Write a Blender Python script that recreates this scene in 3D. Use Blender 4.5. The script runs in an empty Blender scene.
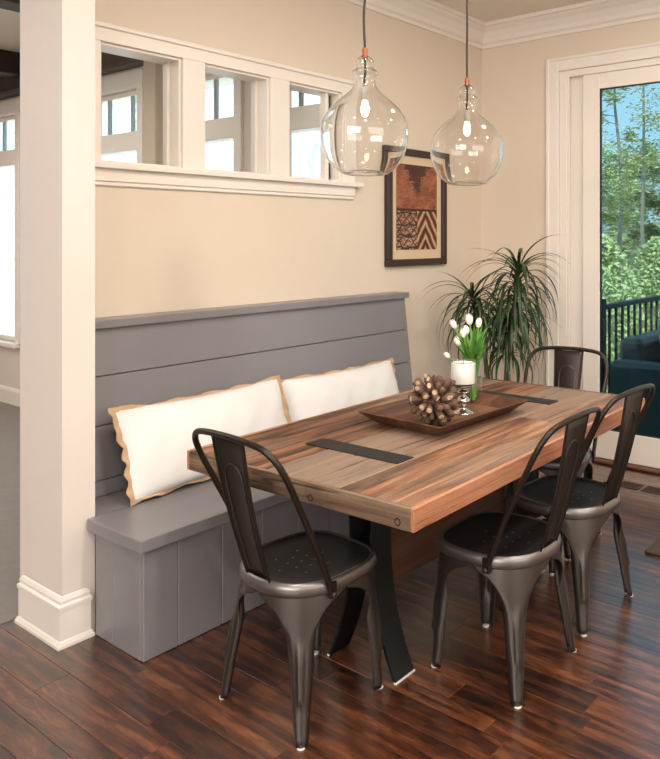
import bpy, bmesh, math, random
from mathutils import Vector, Matrix
R = random.Random(7)
PI = math.pi
sc = bpy.context.scene
C = sc.collection

# ------------------------------------------------------------------ camera, world, lights, exposure
CX, HY, CAMH = 470.0, 237.0, 1.5
FPX = math.sqrt((1010 - CX) * (CX + 570))
cd = bpy.data.cameras.new('camera'); cam = bpy.data.objects.new('camera', cd); C.objects.link(cam)
cd.sensor_fit = 'HORIZONTAL'; cd.sensor_width = 36.0
cd.lens = 36.0 * FPX / 660.0
cd.shift_x = -(CX - 330.0) / 660.0
cd.shift_y = -(379.5 - HY) / 660.0
cd.clip_start = 0.05; cd.clip_end = 300
_n1 = math.hypot(1010 - CX, FPX)
cam.location = (0, 0, CAMH)
cam.rotation_euler = (PI / 2, 0, math.atan2((1010 - CX) / _n1, FPX / _n1) - PI / 2)
sc.camera = cam

w = bpy.data.worlds.new('world'); sc.world = w; w.use_nodes = True
bg = w.node_tree.nodes['Background']
bg.inputs[0].default_value = (0.60, 0.86, 1.12, 1); bg.inputs[1].default_value = 2.1

def light(name, kind, loc, target, energy, color, size=None, size_y=None, spread=None):
    l = bpy.data.lights.new(name, kind); o = bpy.data.objects.new(name, l); C.objects.link(o)
    o.location = loc
    o.rotation_euler = (Vector(target) - Vector(loc)).to_track_quat('-Z', 'Y').to_euler()
    l.energy = energy; l.color = color
    if kind == 'AREA':
        l.shape = 'RECTANGLE'; l.size = size; l.size_y = size_y or size
        if spread: l.spread = spread
    return o
sun = light('sun', 'SUN', (0, 0, 30), (9, 4, 14), 9.0, (1.0, 0.95, 0.86)); sun.data.angle = 0.02
light('window_daylight_rear', 'AREA', (0.2, -3.3, 2.1), (0.2, 0, 1.5), 62, (0.95, 0.97, 1.0), 4.2, 1.4)  # added soft fill behind the camera; the rear wall is solid, without a window
light('window_daylight_side', 'AREA', (-3.3, 0.3, 2.1), (0, 0.3, 1.5), 135, (0.97, 0.97, 1.0), 3.6, 1.4)  # unseen fill added in front of the solid left wall, in place of window light
for _x in (0.2, 1.65, 3.1):
    for _y in (-1.2, 0.1, 1.35):
        _l = light('ceiling_downlight', 'AREA', (_x, _y, 3.03), (_x, _y, 0), 17.5, (1.0, 0.93, 0.84), 0.22, 0.22); _l.data.shape = 'DISK'  # unseen discs added under the ceiling to light the room from above
light('family_room_light', 'AREA', (0.6, 6.0, 2.75), (0.6, 6.0, 0), 75, (1.0, 0.95, 0.88), 3.0, 3.0)  # unseen area light added to brighten the room beyond

vs = sc.view_settings
vs.view_transform = 'Standard'; vs.look = 'None'; vs.exposure = 0.22; vs.gamma = 1.0; vs.use_curve_mapping = False

# ------------------------------------------------------------------ helpers
def srgb(r, g, b):
    f = lambda c: (c / 255 / 12.92) if c / 255 <= 0.04045 else ((c / 255 + 0.055) / 1.055) ** 2.4
    return (f(r), f(g), f(b), 1.0)

class NT:
    """small node-tree helper"""
    def __init__(s, name):
        s.m = bpy.data.materials.new(name); s.m.use_nodes = True
        s.t = s.m.node_tree; s.b = s.t.nodes['Principled BSDF']; s.out = s.t.nodes['Material Output']
    def n(s, typ, **kw):
        nd = s.t.nodes.new(typ)
        for k, v in kw.items():
            if k in nd.bl_rna.properties: setattr(nd, k, v)
            else: nd.inputs[k].default_value = v
        return nd
    def l(s, a, b): s.t.links.new(a, b)
    def math(s, op, a, b=None):
        nd = s.n('ShaderNodeMath', operation=op)
        for i, v in enumerate((a, b)):
            if v is None: continue
            if isinstance(v, (int, float)): nd.inputs[i].default_value = v
            else: s.l(v, nd.inputs[i])
        return nd.outputs[0]
    def mix(s, fac, a, b, blend='MIX'):
        nd = s.n('ShaderNodeMix', data_type='RGBA', blend_type=blend)
        for i, v in ((0, fac), (6, a), (7, b)):
            if isinstance(v, (int, float, tuple)): nd.inputs[i].default_value = v
            else: s.l(v, nd.inputs[i])
        return nd.outputs[2]
    def ramp(s, fac, stops):
        nd = s.n('ShaderNodeValToRGB'); e = nd.color_ramp.elements
        while len(e) < len(stops): e.new(0.5)
        for el, (p, c) in zip(e, stops): el.position = p; el.color = c
        s.l(fac, nd.inputs[0]); return nd.outputs[0]
    def bump(s, h, strength, dist=0.01):
        nd = s.n('ShaderNodeBump'); nd.inputs['Strength'].default_value = strength; nd.inputs['Distance'].default_value = dist
        s.l(h, nd.inputs['Height']); s.l(nd.outputs[0], s.b.inputs['Normal'])
    def coord(s, scale=(1, 1, 1), rand=0.0):
        tc = s.n('ShaderNodeTexCoord'); mp = s.n('ShaderNodeMapping'); mp.inputs['Scale'].default_value = scale
        src = tc.outputs['Object']
        if rand:
            oi = s.n('ShaderNodeObjectInfo'); vm = s.n('ShaderNodeVectorMath', operation='SCALE')
            cb = s.n('ShaderNodeCombineXYZ')
            for i in range(3): s.l(oi.outputs['Random'], cb.inputs[i])
            s.l(cb.outputs[0], vm.inputs[0]); vm.inputs['Scale'].default_value = rand
            ad = s.n('ShaderNodeVectorMath', operation='ADD'); s.l(src, ad.inputs[0]); s.l(vm.outputs[0], ad.inputs[1]); src = ad.outputs[0]
        s.l(src, mp.inputs[0]); return mp.outputs[0]
    def noise(s, vec, scale, detail=4, rough=0.55, dist=0.0):
        nd = s.n('ShaderNodeTexNoise'); nd.inputs['Scale'].default_value = scale; nd.inputs['Detail'].default_value = detail
        nd.inputs['Roughness'].default_value = rough; nd.inputs['Distortion'].default_value = dist
        s.l(vec, nd.inputs['Vector']); return nd.outputs[0]

def plain(name, col, rough=0.5, metal=0.0, bump=0.0, bscale=60, var=0.0, spec=None, coat=0):
    t = NT(name); b = t.b
    b.inputs['Roughness'].default_value = rough; b.inputs['Metallic'].default_value = metal
    if spec is not None: b.inputs['Specular IOR Level'].default_value = spec
    if coat: b.inputs['Coat Weight'].default_value = coat; b.inputs['Coat Roughness'].default_value = 0.2
    v = t.coord(rand=5.0); nz = t.noise(v, bscale, 3)
    lo = tuple(c * (1 - var) for c in col[:3]) + (1,); hi = tuple(min(1, c * (1 + var)) for c in col[:3]) + (1,)
    big = t.noise(v, max(2, bscale * 0.1), 3)
    t.l(t.mix(big, lo, hi), b.inputs['Base Color'])
    if bump: t.bump(nz, bump, 0.002)
    return t.m

def glass_pane(name, tint, gloss=1.0):
    t = NT(name); t.t.nodes.remove(t.b)
    tr = t.n('ShaderNodeBsdfTransparent'); tr.inputs[0].default_value = tint
    gl = t.n('ShaderNodeBsdfGlossy'); gl.inputs['Roughness'].default_value = 0.02; gl.inputs['Color'].default_value = (gloss, gloss, gloss, 1)
    lw = t.n('ShaderNodeLayerWeight'); lw.inputs[0].default_value = 0.5
    fr = t.math('ADD', t.math('MULTIPLY', t.math('POWER', lw.outputs['Facing'], 5.0), 0.9), 0.03)   # Schlick, the same from both faces
    mx = t.n('ShaderNodeMixShader'); t.l(fr, mx.inputs[0]); t.l(tr.outputs[0], mx.inputs[1]); t.l(gl.outputs[0], mx.inputs[2])
    t.l(mx.outputs[0], t.out.inputs[0]); return t.m

def wood(name, stops, axis, freq, rough, rand=37.0, bump=0.15, fine=1.0, shade=0.35, knots=False, hue=None):
    """grain stretched along one local axis, tone shifted per object"""
    t = NT(name); sca = [freq, freq, freq]; sca[axis] = freq * 0.07
    v = t.coord(tuple(sca), rand)
    g = t.noise(v, 1.0, 6, 0.62, 0.9)
    sc2 = [freq * 6, freq * 6, freq * 6]; sc2[axis] = freq * 0.16
    f = t.noise(t.coord(tuple(sc2), rand), 1.0, 4, 0.6, 0.1)
    sc3 = [2.5, 2.5, 2.5]; sc3[axis] = 0.9
    bl = t.noise(t.coord(tuple(sc3), rand), 1.6, 3, 0.5, 0.6)
    fac = t.math('ADD', t.math('MULTIPLY', g, 0.55), t.math('ADD', t.math('MULTIPLY', f, 0.25 * fine), t.math('MULTIPLY', bl, 0.25)))
    oi = t.n('ShaderNodeObjectInfo')
    fac = t.math('ADD', fac, t.math('MULTIPLY', t.math('SUBTRACT', oi.outputs['Random'], 0.5), shade))
    col = t.ramp(fac, stops)
    if hue:   # second tone on some boards
        col = t.mix(t.ramp(oi.outputs['Random'], [(hue[1], (0, 0, 0, 1)), (hue[2], (1, 1, 1, 1))]), col, t.mix(0.55, col, hue[0]))
    if knots:
        vo = t.n('ShaderNodeTexVoronoi', feature='F1'); sk = [9, 9, 9]; sk[axis] = 2.2
        t.l(t.coord(tuple(sk), rand), vo.inputs['Vector']); vo.inputs['Scale'].default_value = 0.8
        k = t.ramp(vo.outputs['Distance'], [(0.04, (1, 1, 1, 1)), (0.16, (0, 0, 0, 1))])
        col = t.mix(t.math('MULTIPLY', k, 0.6), col, stops[0][1])
    t.l(col, t.b.inputs['Base Color'])
    t.l(t.math('ADD', t.math('MULTIPLY', f, 0.16), rough - 0.08), t.b.inputs['Roughness'])
    t.bump(t.math('ADD', f, g), bump, 0.004)
    return t.m

# ---- materials
M = {}
M['wall'] = plain('wall_paint_tan', srgb(222, 206, 186), 0.65, bump=0.04, bscale=150, var=0.015)
M['pillar'] = plain('pillar_paint_cream', srgb(223, 210, 198), 0.6, bump=0.04, bscale=150, var=0.015)
M['trim'] = plain('trim_paint_white', srgb(236, 226, 214), 0.38, bump=0.02, bscale=80, var=0.01)
M['ceil'] = plain('ceiling_paint', srgb(232, 222, 208), 0.8, var=0.01)
M['bench'] = plain('bench_paint_grey', srgb(131, 126, 127), 0.33, bump=0.05, bscale=45, var=0.03)
M['beam'] = plain('beam_stain_dark', srgb(48, 32, 24), 0.55, var=0.15)
def hickory(name):
    t = NT(name)
    v = t.coord((1, .12, 1), 53.0)
    wv = t.n('ShaderNodeTexWave', wave_type='BANDS', bands_direction='X', wave_profile='SIN')
    for k, x_ in (('Scale', 5.0), ('Distortion', 9.0), ('Detail', 5.0), ('Detail Scale', 1.2), ('Detail Roughness', .68)): wv.inputs[k].default_value = x_
    t.l(v, wv.inputs['Vector'])
    g = t.noise(t.coord((24, 3.4, 24), 53.0), 1.0, 8, .74, 1.9)
    f = t.noise(t.coord((130, 5, 130), 53.0), 1.0, 3, .6)
    b = t.noise(t.coord((6, 2.2, 6), 29.0), 1.0, 6, .68, 1.2)
    oi = t.n('ShaderNodeObjectInfo')
    fac = t.math('ADD', t.math('ADD', t.math('MULTIPLY', wv.outputs['Fac'], .09), t.math('MULTIPLY', g, .46)), t.math('ADD', t.math('MULTIPLY', f, .14), t.math('MULTIPLY', b, .36)))
    fac = t.math('ADD', fac, t.math('MULTIPLY', t.math('SUBTRACT', oi.outputs['Random'], .5), .10))
    col = t.ramp(fac, [(.37, srgb(24, 11, 7)), (.47, srgb(56, 28, 16)), (.565, srgb(90, 49, 28)), (.70, srgb(136, 82, 48))])
    t.l(col, t.b.inputs['Base Color'])
    t.l(t.math('ADD', t.math('MULTIPLY', f, .12), .27), t.b.inputs['Roughness'])
    t.bump(t.math('ADD', f, wv.outputs['Fac']), .05, .003)
    t.b.inputs['Coat Weight'].default_value = 1.0; t.b.inputs['Coat Roughness'].default_value = .24   # satin varnish
    return t.m
M['floorwood'] = hickory('floor_hickory')
M['floorbase'] = plain('floor_base_dark', srgb(28, 14, 9), 0.6)
M['carpet'] = plain('carpet_grey', srgb(136, 128, 122), 0.95, bump=0.8, bscale=220, var=0.15)
def weathered(name, axis, dark, mid, warm, pale, grey, greyamt, dim=1.0):
    t = NT(name); ax = lambda f, k: tuple(f * k if a == axis else f for a in range(3))
    v1 = t.coord(ax(9, .09), 41.0); g = t.noise(v1, 1.0, 7, .68, 1.2)              # broad grain
    f = t.noise(t.coord(ax(70, .03), 41.0), 1.0, 3, .6, .2)                       # fine fibres
    c = t.noise(t.coord(ax(26, .045), 17.0), 1.0, 5, .7, .8)                      # long dark checks
    b = t.noise(t.coord(ax(3.2, .45), 23.0), 1.0, 4, .6, .5)                      # blotches
    p = t.noise(t.coord((45, 45, 45), 9.0), 1.0, 4, .7)
    oi = t.n('ShaderNodeObjectInfo')
    fac = t.math('ADD', t.math('MULTIPLY', g, .62), t.math('ADD', t.math('MULTIPLY', f, .22), t.math('MULTIPLY', b, .20)))
    fac = t.math('ADD', fac, t.math('MULTIPLY', t.math('SUBTRACT', oi.outputs['Random'], .5), .07))
    col = t.ramp(fac, [(.41, dark), (.475, mid), (.545, warm), (.63, pale)])
    gm = t.math('MULTIPLY', t.ramp(t.math('ADD', t.math('MULTIPLY', b, .7), t.math('MULTIPLY', oi.outputs['Random'], .35)), [(.44, (0, 0, 0, 1)), (.66, (1, 1, 1, 1))]), greyamt)
    col = t.mix(gm, col, t.mix(f, tuple(x * .55 for x in grey[:3]) + (1,), grey))
    col = t.mix(t.math('MULTIPLY', t.ramp(c, [(.34, (1, 1, 1, 1)), (.42, (0, 0, 0, 1))]), .9), col, dark)
    col = t.mix(t.math('MULTIPLY', t.ramp(p, [(.30, (1, 1, 1, 1)), (.40, (0, 0, 0, 1))]), .35), col, dark)
    t.l(col, t.b.inputs['Base Color'])
    t.l(t.math('ADD', t.math('MULTIPLY', f, .2), .42), t.b.inputs['Roughness'])
    t.bump(t.math('ADD', t.math('ADD', f, g), t.math('MULTIPLY', c, .8)), .55, .004)
    return t.m
M['tabletop'] = weathered('reclaimed_top', 0, srgb(50, 32, 22), srgb(104, 68, 46), srgb(146, 100, 70), srgb(178, 138, 106), srgb(142, 124, 108), .8)
M['tableside'] = weathered('reclaimed_edge_long', 0, srgb(92, 50, 32), srgb(156, 92, 60), srgb(184, 118, 82), srgb(204, 150, 116), srgb(176, 130, 100), .4)
M['tableend'] = weathered('reclaimed_edge_short', 1, srgb(42, 29, 21), srgb(84, 60, 44), srgb(116, 89, 67), srgb(146, 120, 97), srgb(124, 110, 95), .8)
M['tablebase'] = wood('reclaimed_base', [(0.36, srgb(38, 22, 15)), (0.5, srgb(74, 44, 30)), (0.66, srgb(108, 70, 50))], 0, 9, 0.55, bump=0.3, shade=0.1)
M['inlay'] = plain('inlay_black_steel', srgb(24, 21, 19), 0.55, 0.0, 0.05, 60, 0.1)
M['blacksteel'] = plain('black_steel', srgb(20, 21, 23), 0.5, 0.2, 0.04, 60, 0.1)
M['gunmetal'] = plain('gunmetal_brushed', srgb(98, 92, 87), 0.34, 0.9, 0.05, 40, 0.12)
M['gunrim'] = plain('gunmetal_rim', srgb(132, 127, 122), 0.36, 0.9, 0.05, 40, 0.1)
M['bronze'] = plain('dark_bronze_metal', srgb(58, 49, 43), 0.36, 0.8, 0.06, 40, 0.15)
M['seatpan'] = plain('seat_pan_dark', srgb(30, 26, 24), 0.5, 0.3, 0.05, 40, 0.15)
M['hole'] = plain('perforation_shine', srgb(140, 130, 120), 0.4, 0.6)
M['whiteplastic'] = plain('white_glide', srgb(228, 222, 212), 0.5)
M['linen'] = plain('linen_white', srgb(222, 218, 213), 0.9, bump=0.35, bscale=260, var=0.02)
M['jute'] = plain('jute_tan', srgb(190, 156, 122), 0.95, bump=0.8, bscale=240, var=0.12)
M['paneclear'] = glass_pane('clear_pane', (0.97, 0.99, 0.99, 1))
M['panetint'] = glass_pane('tinted_door_pane', (0.50, 0.60, 0.60, 1), 0.9)
def real_glass(name, col, rough=0.0, ior=1.45):
    t = NT(name); t.t.nodes.remove(t.b); g = t.n('ShaderNodeBsdfGlass'); g.inputs['Color'].default_value = col
    g.inputs['Roughness'].default_value = rough; g.inputs['IOR'].default_value = ior
    t.l(g.outputs[0], t.out.inputs[0]); return t.m
M['glass'] = real_glass('blown_glass', (0.99, 0.99, 0.985, 1))
M['cork'] = plain('rust_copper_cap', srgb(150, 84, 50), 0.5, 0.4)
M['cord'] = plain('cord_black_brown', srgb(45, 36, 30), 0.7)
M['socket'] = plain('socket_white', srgb(225, 215, 200), 0.4)
def emit(name, col, s):
    t = NT(name); t.b.inputs['Base Color'].default_value = col; t.b.inputs['Emission Color'].default_value = col; t.b.inputs['Emission Strength'].default_value = s; return t.m
M['bulb'] = emit('bulb_lit', (1.0, 0.74, 0.42, 1), 22)
M['framewood'] = plain('frame_dark_wood', srgb(52, 32, 25), 0.35, var=0.15)
M['mat'] = plain('mat_tan', srgb(216, 190, 156), 0.85, var=0.03)
M['traywood'] = wood('tray_wood', [(0.36, srgb(36, 20, 13)), (0.5, srgb(80, 48, 30)), (0.64, srgb(124, 82, 54))], 0, 9, 0.5, bump=0.3, shade=0.1)
M['stick'] = plain('driftwood', srgb(98, 72, 55), 0.8, bump=0.4, bscale=90, var=0.3)
M['stickend'] = plain('driftwood_cut_end', srgb(186, 156, 128), 0.8, var=0.15)
M['mercury'] = plain('mercury_silver', srgb(205, 200, 192), 0.16, 1.0, 0.15, 50, 0.15)
M['wax'] = plain('candle_wax', srgb(238, 232, 222), 0.5, var=0.01)
M['tulip'] = plain('tulip_petal_white', srgb(244, 240, 226), 0.55, var=0.03)
M['tleaf'] = plain('tulip_leaf', srgb(92, 146, 58), 0.45, var=0.2)
M['tstem'] = plain('tulip_stem', srgb(120, 172, 66), 0.45, var=0.1)
M['water'] = glass_pane('water', (0.93, 0.97, 0.94, 1))
M['dleaf'] = plain('dracaena_leaf', srgb(38, 62, 28), 0.38, var=0.35, bscale=30)
M['cane'] = plain('dracaena_cane', srgb(104, 84, 62), 0.8, bump=0.4, bscale=60, var=0.2)
M['pot'] = plain('pot_dark_ceramic', srgb(60, 52, 48), 0.4, var=0.1)
M['soil'] = plain('soil', srgb(44, 32, 24), 0.95, bump=0.8, bscale=80, var=0.3)
M['matrug'] = plain('woven_mat_brown', srgb(74, 60, 50), 0.95, bump=0.9, bscale=160, var=0.25)
M['register'] = plain('register_bronze', srgb(84, 60, 46), 0.5, 0.3)
M['slot'] = plain('register_slot_dark', srgb(16, 12, 10), 0.8)
M['threshold'] = plain('threshold_wood', srgb(92, 52, 34), 0.4, var=0.15)
M['iron'] = plain('rail_black_iron', srgb(26, 30, 32), 0.5, 0.3)
M['deck'] = wood('deck_boards', [(0.3, srgb(70, 72, 72)), (0.7, srgb(120, 118, 112))], 0, 8, 0.7, shade=0.2)
M['cushion'] = plain('outdoor_cushion', srgb(176, 176, 174), 0.9, bump=0.3, bscale=120, var=0.05)
M['wicker'] = plain('outdoor_wicker', srgb(70, 92, 100), 0.7, bump=0.6, bscale=90, var=0.2)
M['lawn'] = plain('woodland_floor', srgb(150, 146, 108), 0.95, var=0.3, bscale=12)
M['patio'] = plain('pale_patio', srgb(224, 220, 212), 0.9, var=0.04)
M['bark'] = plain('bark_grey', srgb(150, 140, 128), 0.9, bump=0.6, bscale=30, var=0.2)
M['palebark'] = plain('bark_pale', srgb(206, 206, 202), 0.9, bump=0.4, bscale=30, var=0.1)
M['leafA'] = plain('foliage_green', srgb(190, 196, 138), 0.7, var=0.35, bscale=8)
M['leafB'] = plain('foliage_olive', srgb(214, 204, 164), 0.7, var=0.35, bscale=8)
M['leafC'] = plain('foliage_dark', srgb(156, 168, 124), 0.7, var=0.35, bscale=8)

# ---- mesh helpers
def ob(name, bm, mat, parent=None, smooth=False, loc=(0, 0, 0), rot=(0, 0, 0)):
    me = bpy.data.meshes.new(name); bmesh.ops.recalc_face_normals(bm, faces=bm.faces[:]) if getattr(bm, 'recalc', True) is True else None
    if smooth:
        for e in bm.edges:
            if len(e.link_faces) == 2 and e.calc_face_angle(0) > 0.75: e.smooth = False
    bm.to_mesh(me); bm.free()
    return obm(name, me, mat, parent, smooth, loc, rot)
def obm(name, me, mat, parent=None, smooth=False, loc=(0, 0, 0), rot=(0, 0, 0)):
    if mat is not None and not me.materials: me.materials.append(M[mat] if isinstance(mat, str) else mat)
    if smooth:
        for p in me.polygons: p.use_smooth = True
    o = bpy.data.objects.new(name, me); C.objects.link(o)
    o.location = loc; o.rotation_euler = rot
    if parent: o.parent = parent
    return o
def tag(o, label, cat, group=None):
    o['label'] = label; o['category'] = cat
    if group: o['group'] = group
    return o
def thing(name, label, cat, loc=(0, 0, 0), rotz=0.0, group=None):
    o = bpy.data.objects.new(name, None); C.objects.link(o); o.location = loc; o.rotation_euler = (0, 0, rotz)
    o.empty_display_size = 0.1
    return tag(o, label, cat, group)
def struct(o): o['kind'] = 'structure'; return o
def sroot(name, loc=(0, 0, 0)):
    o = bpy.data.objects.new(name, None); C.objects.link(o); o.location = loc; return struct(o)

def box(bm, x0, x1, y0, y1, z0, z1, bev=0.0, seg=1):
    r = bmesh.ops.create_cube(bm, size=1.0)
    vs_ = r['verts']
    bmesh.ops.scale(bm, vec=(abs(x1 - x0), abs(y1 - y0), abs(z1 - z0)), verts=vs_)
    bmesh.ops.translate(bm, vec=((x0 + x1) / 2, (y0 + y1) / 2, (z0 + z1) / 2), verts=vs_)
    if bev:
        es = list({e for v in vs_ for e in v.link_edges})
        bmesh.ops.bevel(bm, geom=es, offset=bev, segments=seg, profile=0.6, affect='EDGES')
def boxes(*bs, bev=0.0, seg=1):
    bm = bmesh.new()
    for b in bs: box(bm, *b, bev=bev, seg=seg)
    return bm
def lathe(prof, n=32, bm=None, cap=False, loc=(0, 0, 0)):
    bm = bm or bmesh.new(); rings = []
    for r, z in prof:
        if r < 1e-5: rings.append([bm.verts.new((loc[0], loc[1], loc[2] + z))])
        else: rings.append([bm.verts.new((loc[0] + r * math.cos(2 * PI * i / n), loc[1] + r * math.sin(2 * PI * i / n), loc[2] + z)) for i in range(n)])
    for a, b in zip(rings, rings[1:]):
        for i in range(n):
            j = (i + 1) % n
            if len(a) == 1 and len(b) == 1: continue
            if len(a) == 1: bm.faces.new((a[0], b[i], b[j]))
            elif len(b) == 1: bm.faces.new((a[i], a[j], b[0]))
            else: bm.faces.new((a[i], a[j], b[j], b[i]))
    return bm
def tube(pts, rad, n=10, bm=None, caps=True, closed=False):
    """sweep a circle along points; rad may be a list"""
    bm = bm or bmesh.new(); pts = [Vector(p) for p in pts]; N = len(pts)
    rs = rad if isinstance(rad, (list, tuple)) else [rad] * N
    prev = None; rings = []
    for i, p in enumerate(pts):
        if closed: t = (pts[(i + 1) % N] - pts[i - 1]).normalized()
        else: t = (pts[min(i + 1, N - 1)] - pts[max(i - 1, 0)]).normalized()
        if prev is None:
            a = Vector((0, 0, 1)) if abs(t.z) < 0.9 else Vector((1, 0, 0))
            u = t.cross(a).normalized()
        else:
            u = (prev - t * prev.dot(t)).normalized()
        v = t.cross(u); prev = u
        rings.append([bm.verts.new(p + (u * math.cos(2 * PI * k / n) + v * math.sin(2 * PI * k / n)) * rs[i]) for k in range(n)])
    prs = list(zip(rings, rings[1:])) + ([(rings[-1], rings[0])] if closed else [])
    for a, b in prs:
        for k in range(n): bm.faces.new((a[k], a[(k + 1) % n], b[(k + 1) % n], b[k]))
    if caps and not closed:
        bm.faces.new(rings[0][::-1]); bm.faces.new(rings[-1])
    return bm
def spline(pts, m=6):
    """Catmull-Rom through points"""
    P = [Vector(p) for p in pts]; out = []
    for i in range(len(P) - 1):
        p0 = P[i - 1] if i else P[i] * 2 - P[i + 1]; p1, p2 = P[i], P[i + 1]
        p3 = P[i + 2] if i + 2 < len(P) else P[i + 1] * 2 - P[i]
        for k in range(m):
            t = k / m
            out.append(0.5 * ((2 * p1) + (p2 - p0) * t + (2 * p0 - 5 * p1 + 4 * p2 - p3) * t * t + (3 * p1 - p0 - 3 * p2 + p3) * t ** 3))
    out.append(P[-1]); return out
def copy_tree(o, parent=None):
    c = o.copy(); C.objects.link(c); c.parent = parent
    for ch in o.children: copy_tree(ch, c)
    return c
def extrude_profile(prof, a, b, inward, up=Vector((0, 0, 1))):
    """sweep a (out, z) profile from a to b"""
    bm = bmesh.new(); a = Vector(a); b = Vector(b); inward = Vector(inward)
    A = [bm.verts.new(a + inward * o + up * z) for o, z in prof]; B = [bm.verts.new(b + inward * o + up * z) for o, z in prof]
    n = len(prof)
    for i in range(n): bm.faces.new((A[i], A[(i + 1) % n], B[(i + 1) % n], B[i]))
    bm.faces.new(A[::-1]); bm.faces.new(B); return bm

# ------------------------------------------------------------------ the setting
XD, YW, ZC = 4.575, 3.19, 3.05       # door wall, bench wall, ceiling
XA = 3.05                            # window wall of the room beyond
# floor: base with separate planks that run along Y
fl = sroot('floor')
o = ob('subfloor', boxes((-3.6, XD + .1, -3.6, 3.17, -0.08, -0.012)), 'floorbase', fl)
rest = bmesh.new(); rw = 0.127
x = -0.62; row = 0
while x < XD - 0.01:
    x1 = min(x + (.108, .070, .095, .083, .120)[row % 5], XD)
    y = -0.45 - R.random() * 0.9
    while y < 3.17:
        ln = R.uniform(0.55, 1.35); y1 = min(y + ln, 3.17)
        if 3.17 - y1 < 0.2: y1 = 3.17
        cx_, cy_ = (x + x1) / 2, (y + y1) / 2
        fwd = .811 * cx_ + .585 * cy_; rt = .585 * cx_ - .811 * cy_
        if fwd > 0.7 and -0.75 * fwd - .3 < rt < 0.36 * fwd + .3 and fwd > 1.5 - .3:
            hx, hy = (x1 - x) / 2 - .0004, (y1 - y) / 2 - .0004
            pl = ob('plank', boxes((-hx, hx, -hy, hy, -0.012, 0), bev=0.0008), 'floorwood', fl, loc=(cx_, cy_, 0))
        else:
            box(rest, x + .0008, x1 - .0008, y + .0008, y1 - .0008, -0.012, 0)
        y = y1
    x = x1; row += 1
box(rest, -3.6, -0.62, -3.6, 3.17, -0.012, 0); box(rest, -0.62, XD, -3.6, -1.36, -0.012, 0)
o = ob('plank_field', rest, 'floorwood', fl); o['kind'] = 'stuff'
struct(ob('floor_carpet', boxes((-3.6, XA + .1, 3.17, 9.1, -0.06, 0.004)), 'carpet'))
struct(ob('ceiling', boxes((-3.6, XD + .2, -3.6, 9.2, ZC, ZC + 0.12)), 'ceil'))

# bench wall with three transom openings
OPS = [(1.685, 2.080), (2.201, 2.598), (2.727, 3.124)]
OZ0, OZ1 = 1.822, 2.345; YB = 3.32
wb = [(1.44, XD + .1, YW, YB, 0, OZ0), (1.44, XD + .1, YW, YB, OZ1, ZC)]
ex = 1.44
for a, b in OPS: wb.append((ex, a, YW, YB, OZ0, OZ1)); ex = b
wb.append((ex, XD + .1, YW, YB, OZ0, OZ1))
struct(ob('wall_back', boxes(*wb), 'wall'))
pil = struct(ob('wall_pillar', boxes((1.355, 1.477, 2.82, 3.155, 0, ZC), (1.44, 1.477, 3.15, 3.20, 0, ZC)), 'pillar'))
# pillar base moulding (four sides of the three visible)
bp = [(0, 0), (0.024, 0), (0.024, 0.010), (0.018, 0.022), (0.014, 0.026), (0.014, 0.135), (0.018, 0.137), (0.018, 0.150), (0.010, 0.156), (0.012, 0.168), (0.006, 0.180), (0, 0.184)]
def ring_mould(prof, x0, x1, y0, y1):
    bm = bmesh.new(); cs = [(x0, y0, -1, -1), (x1, y0, 1, -1), (x1, y1, 1, 1), (x0, y1, -1, 1)]; rg = []
    for cx_, cy_, sx, sy in cs: rg.append([bm.verts.new((cx_ + sx * o_, cy_ + sy * o_, z_)) for o_, z_ in prof])
    for k in range(4):
        a, b = rg[k], rg[(k + 1) % 4]
        for i in range(len(prof) - 1): bm.faces.new((a[i], b[i], b[i + 1], a[i + 1]))
    return bm
struct(ob('baseboard_pillar', ring_mould(bp, 1.353, 1.4395, 2.818, 3.118), 'trim'))

# transom window trim: head, mullions, sill, apron, jamb linings and panes (three windows)
tr = sroot('trim_1', (0, 0, 0))
ob('head_casing', boxes((1.478, 3.229, YW - .02, YW, OZ1, 2.405), bev=.002), 'trim', tr)
ob('head_cap', boxes((1.478, 3.240, YW - .032, YW, 2.403, 2.425), bev=.004), 'trim', tr)
ob('side_casing', boxes((1.59, 1.685, YW - .02, YW, OZ0, OZ1), bev=.002), 'trim', tr)
ob('side_casing', boxes((3.124, 3.229, YW - .02, YW, OZ0, OZ1), bev=.002), 'trim', tr)
ob('mullion_casing', boxes((2.080, 2.201, YW - .02, YW, OZ0, OZ1), bev=.002), 'trim', tr)
ob('mullion_casing', boxes((2.598, 2.727, YW - .02, YW, OZ0, OZ1), bev=.002), 'trim', tr)
ob('sill', boxes((1.478, 3.275, YW - .048, YW + .004, 1.797, 1.824), bev=.005, seg=2), 'trim', tr)
ob('apron', boxes((1.478, 3.229, YW - .02, YW, 1.742, 1.797), bev=.002), 'trim', tr)
ob('apron_bead', boxes((1.478, 3.226, YW - .014, YW, 1.722, 1.742), bev=.004), 'trim', tr)
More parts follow.
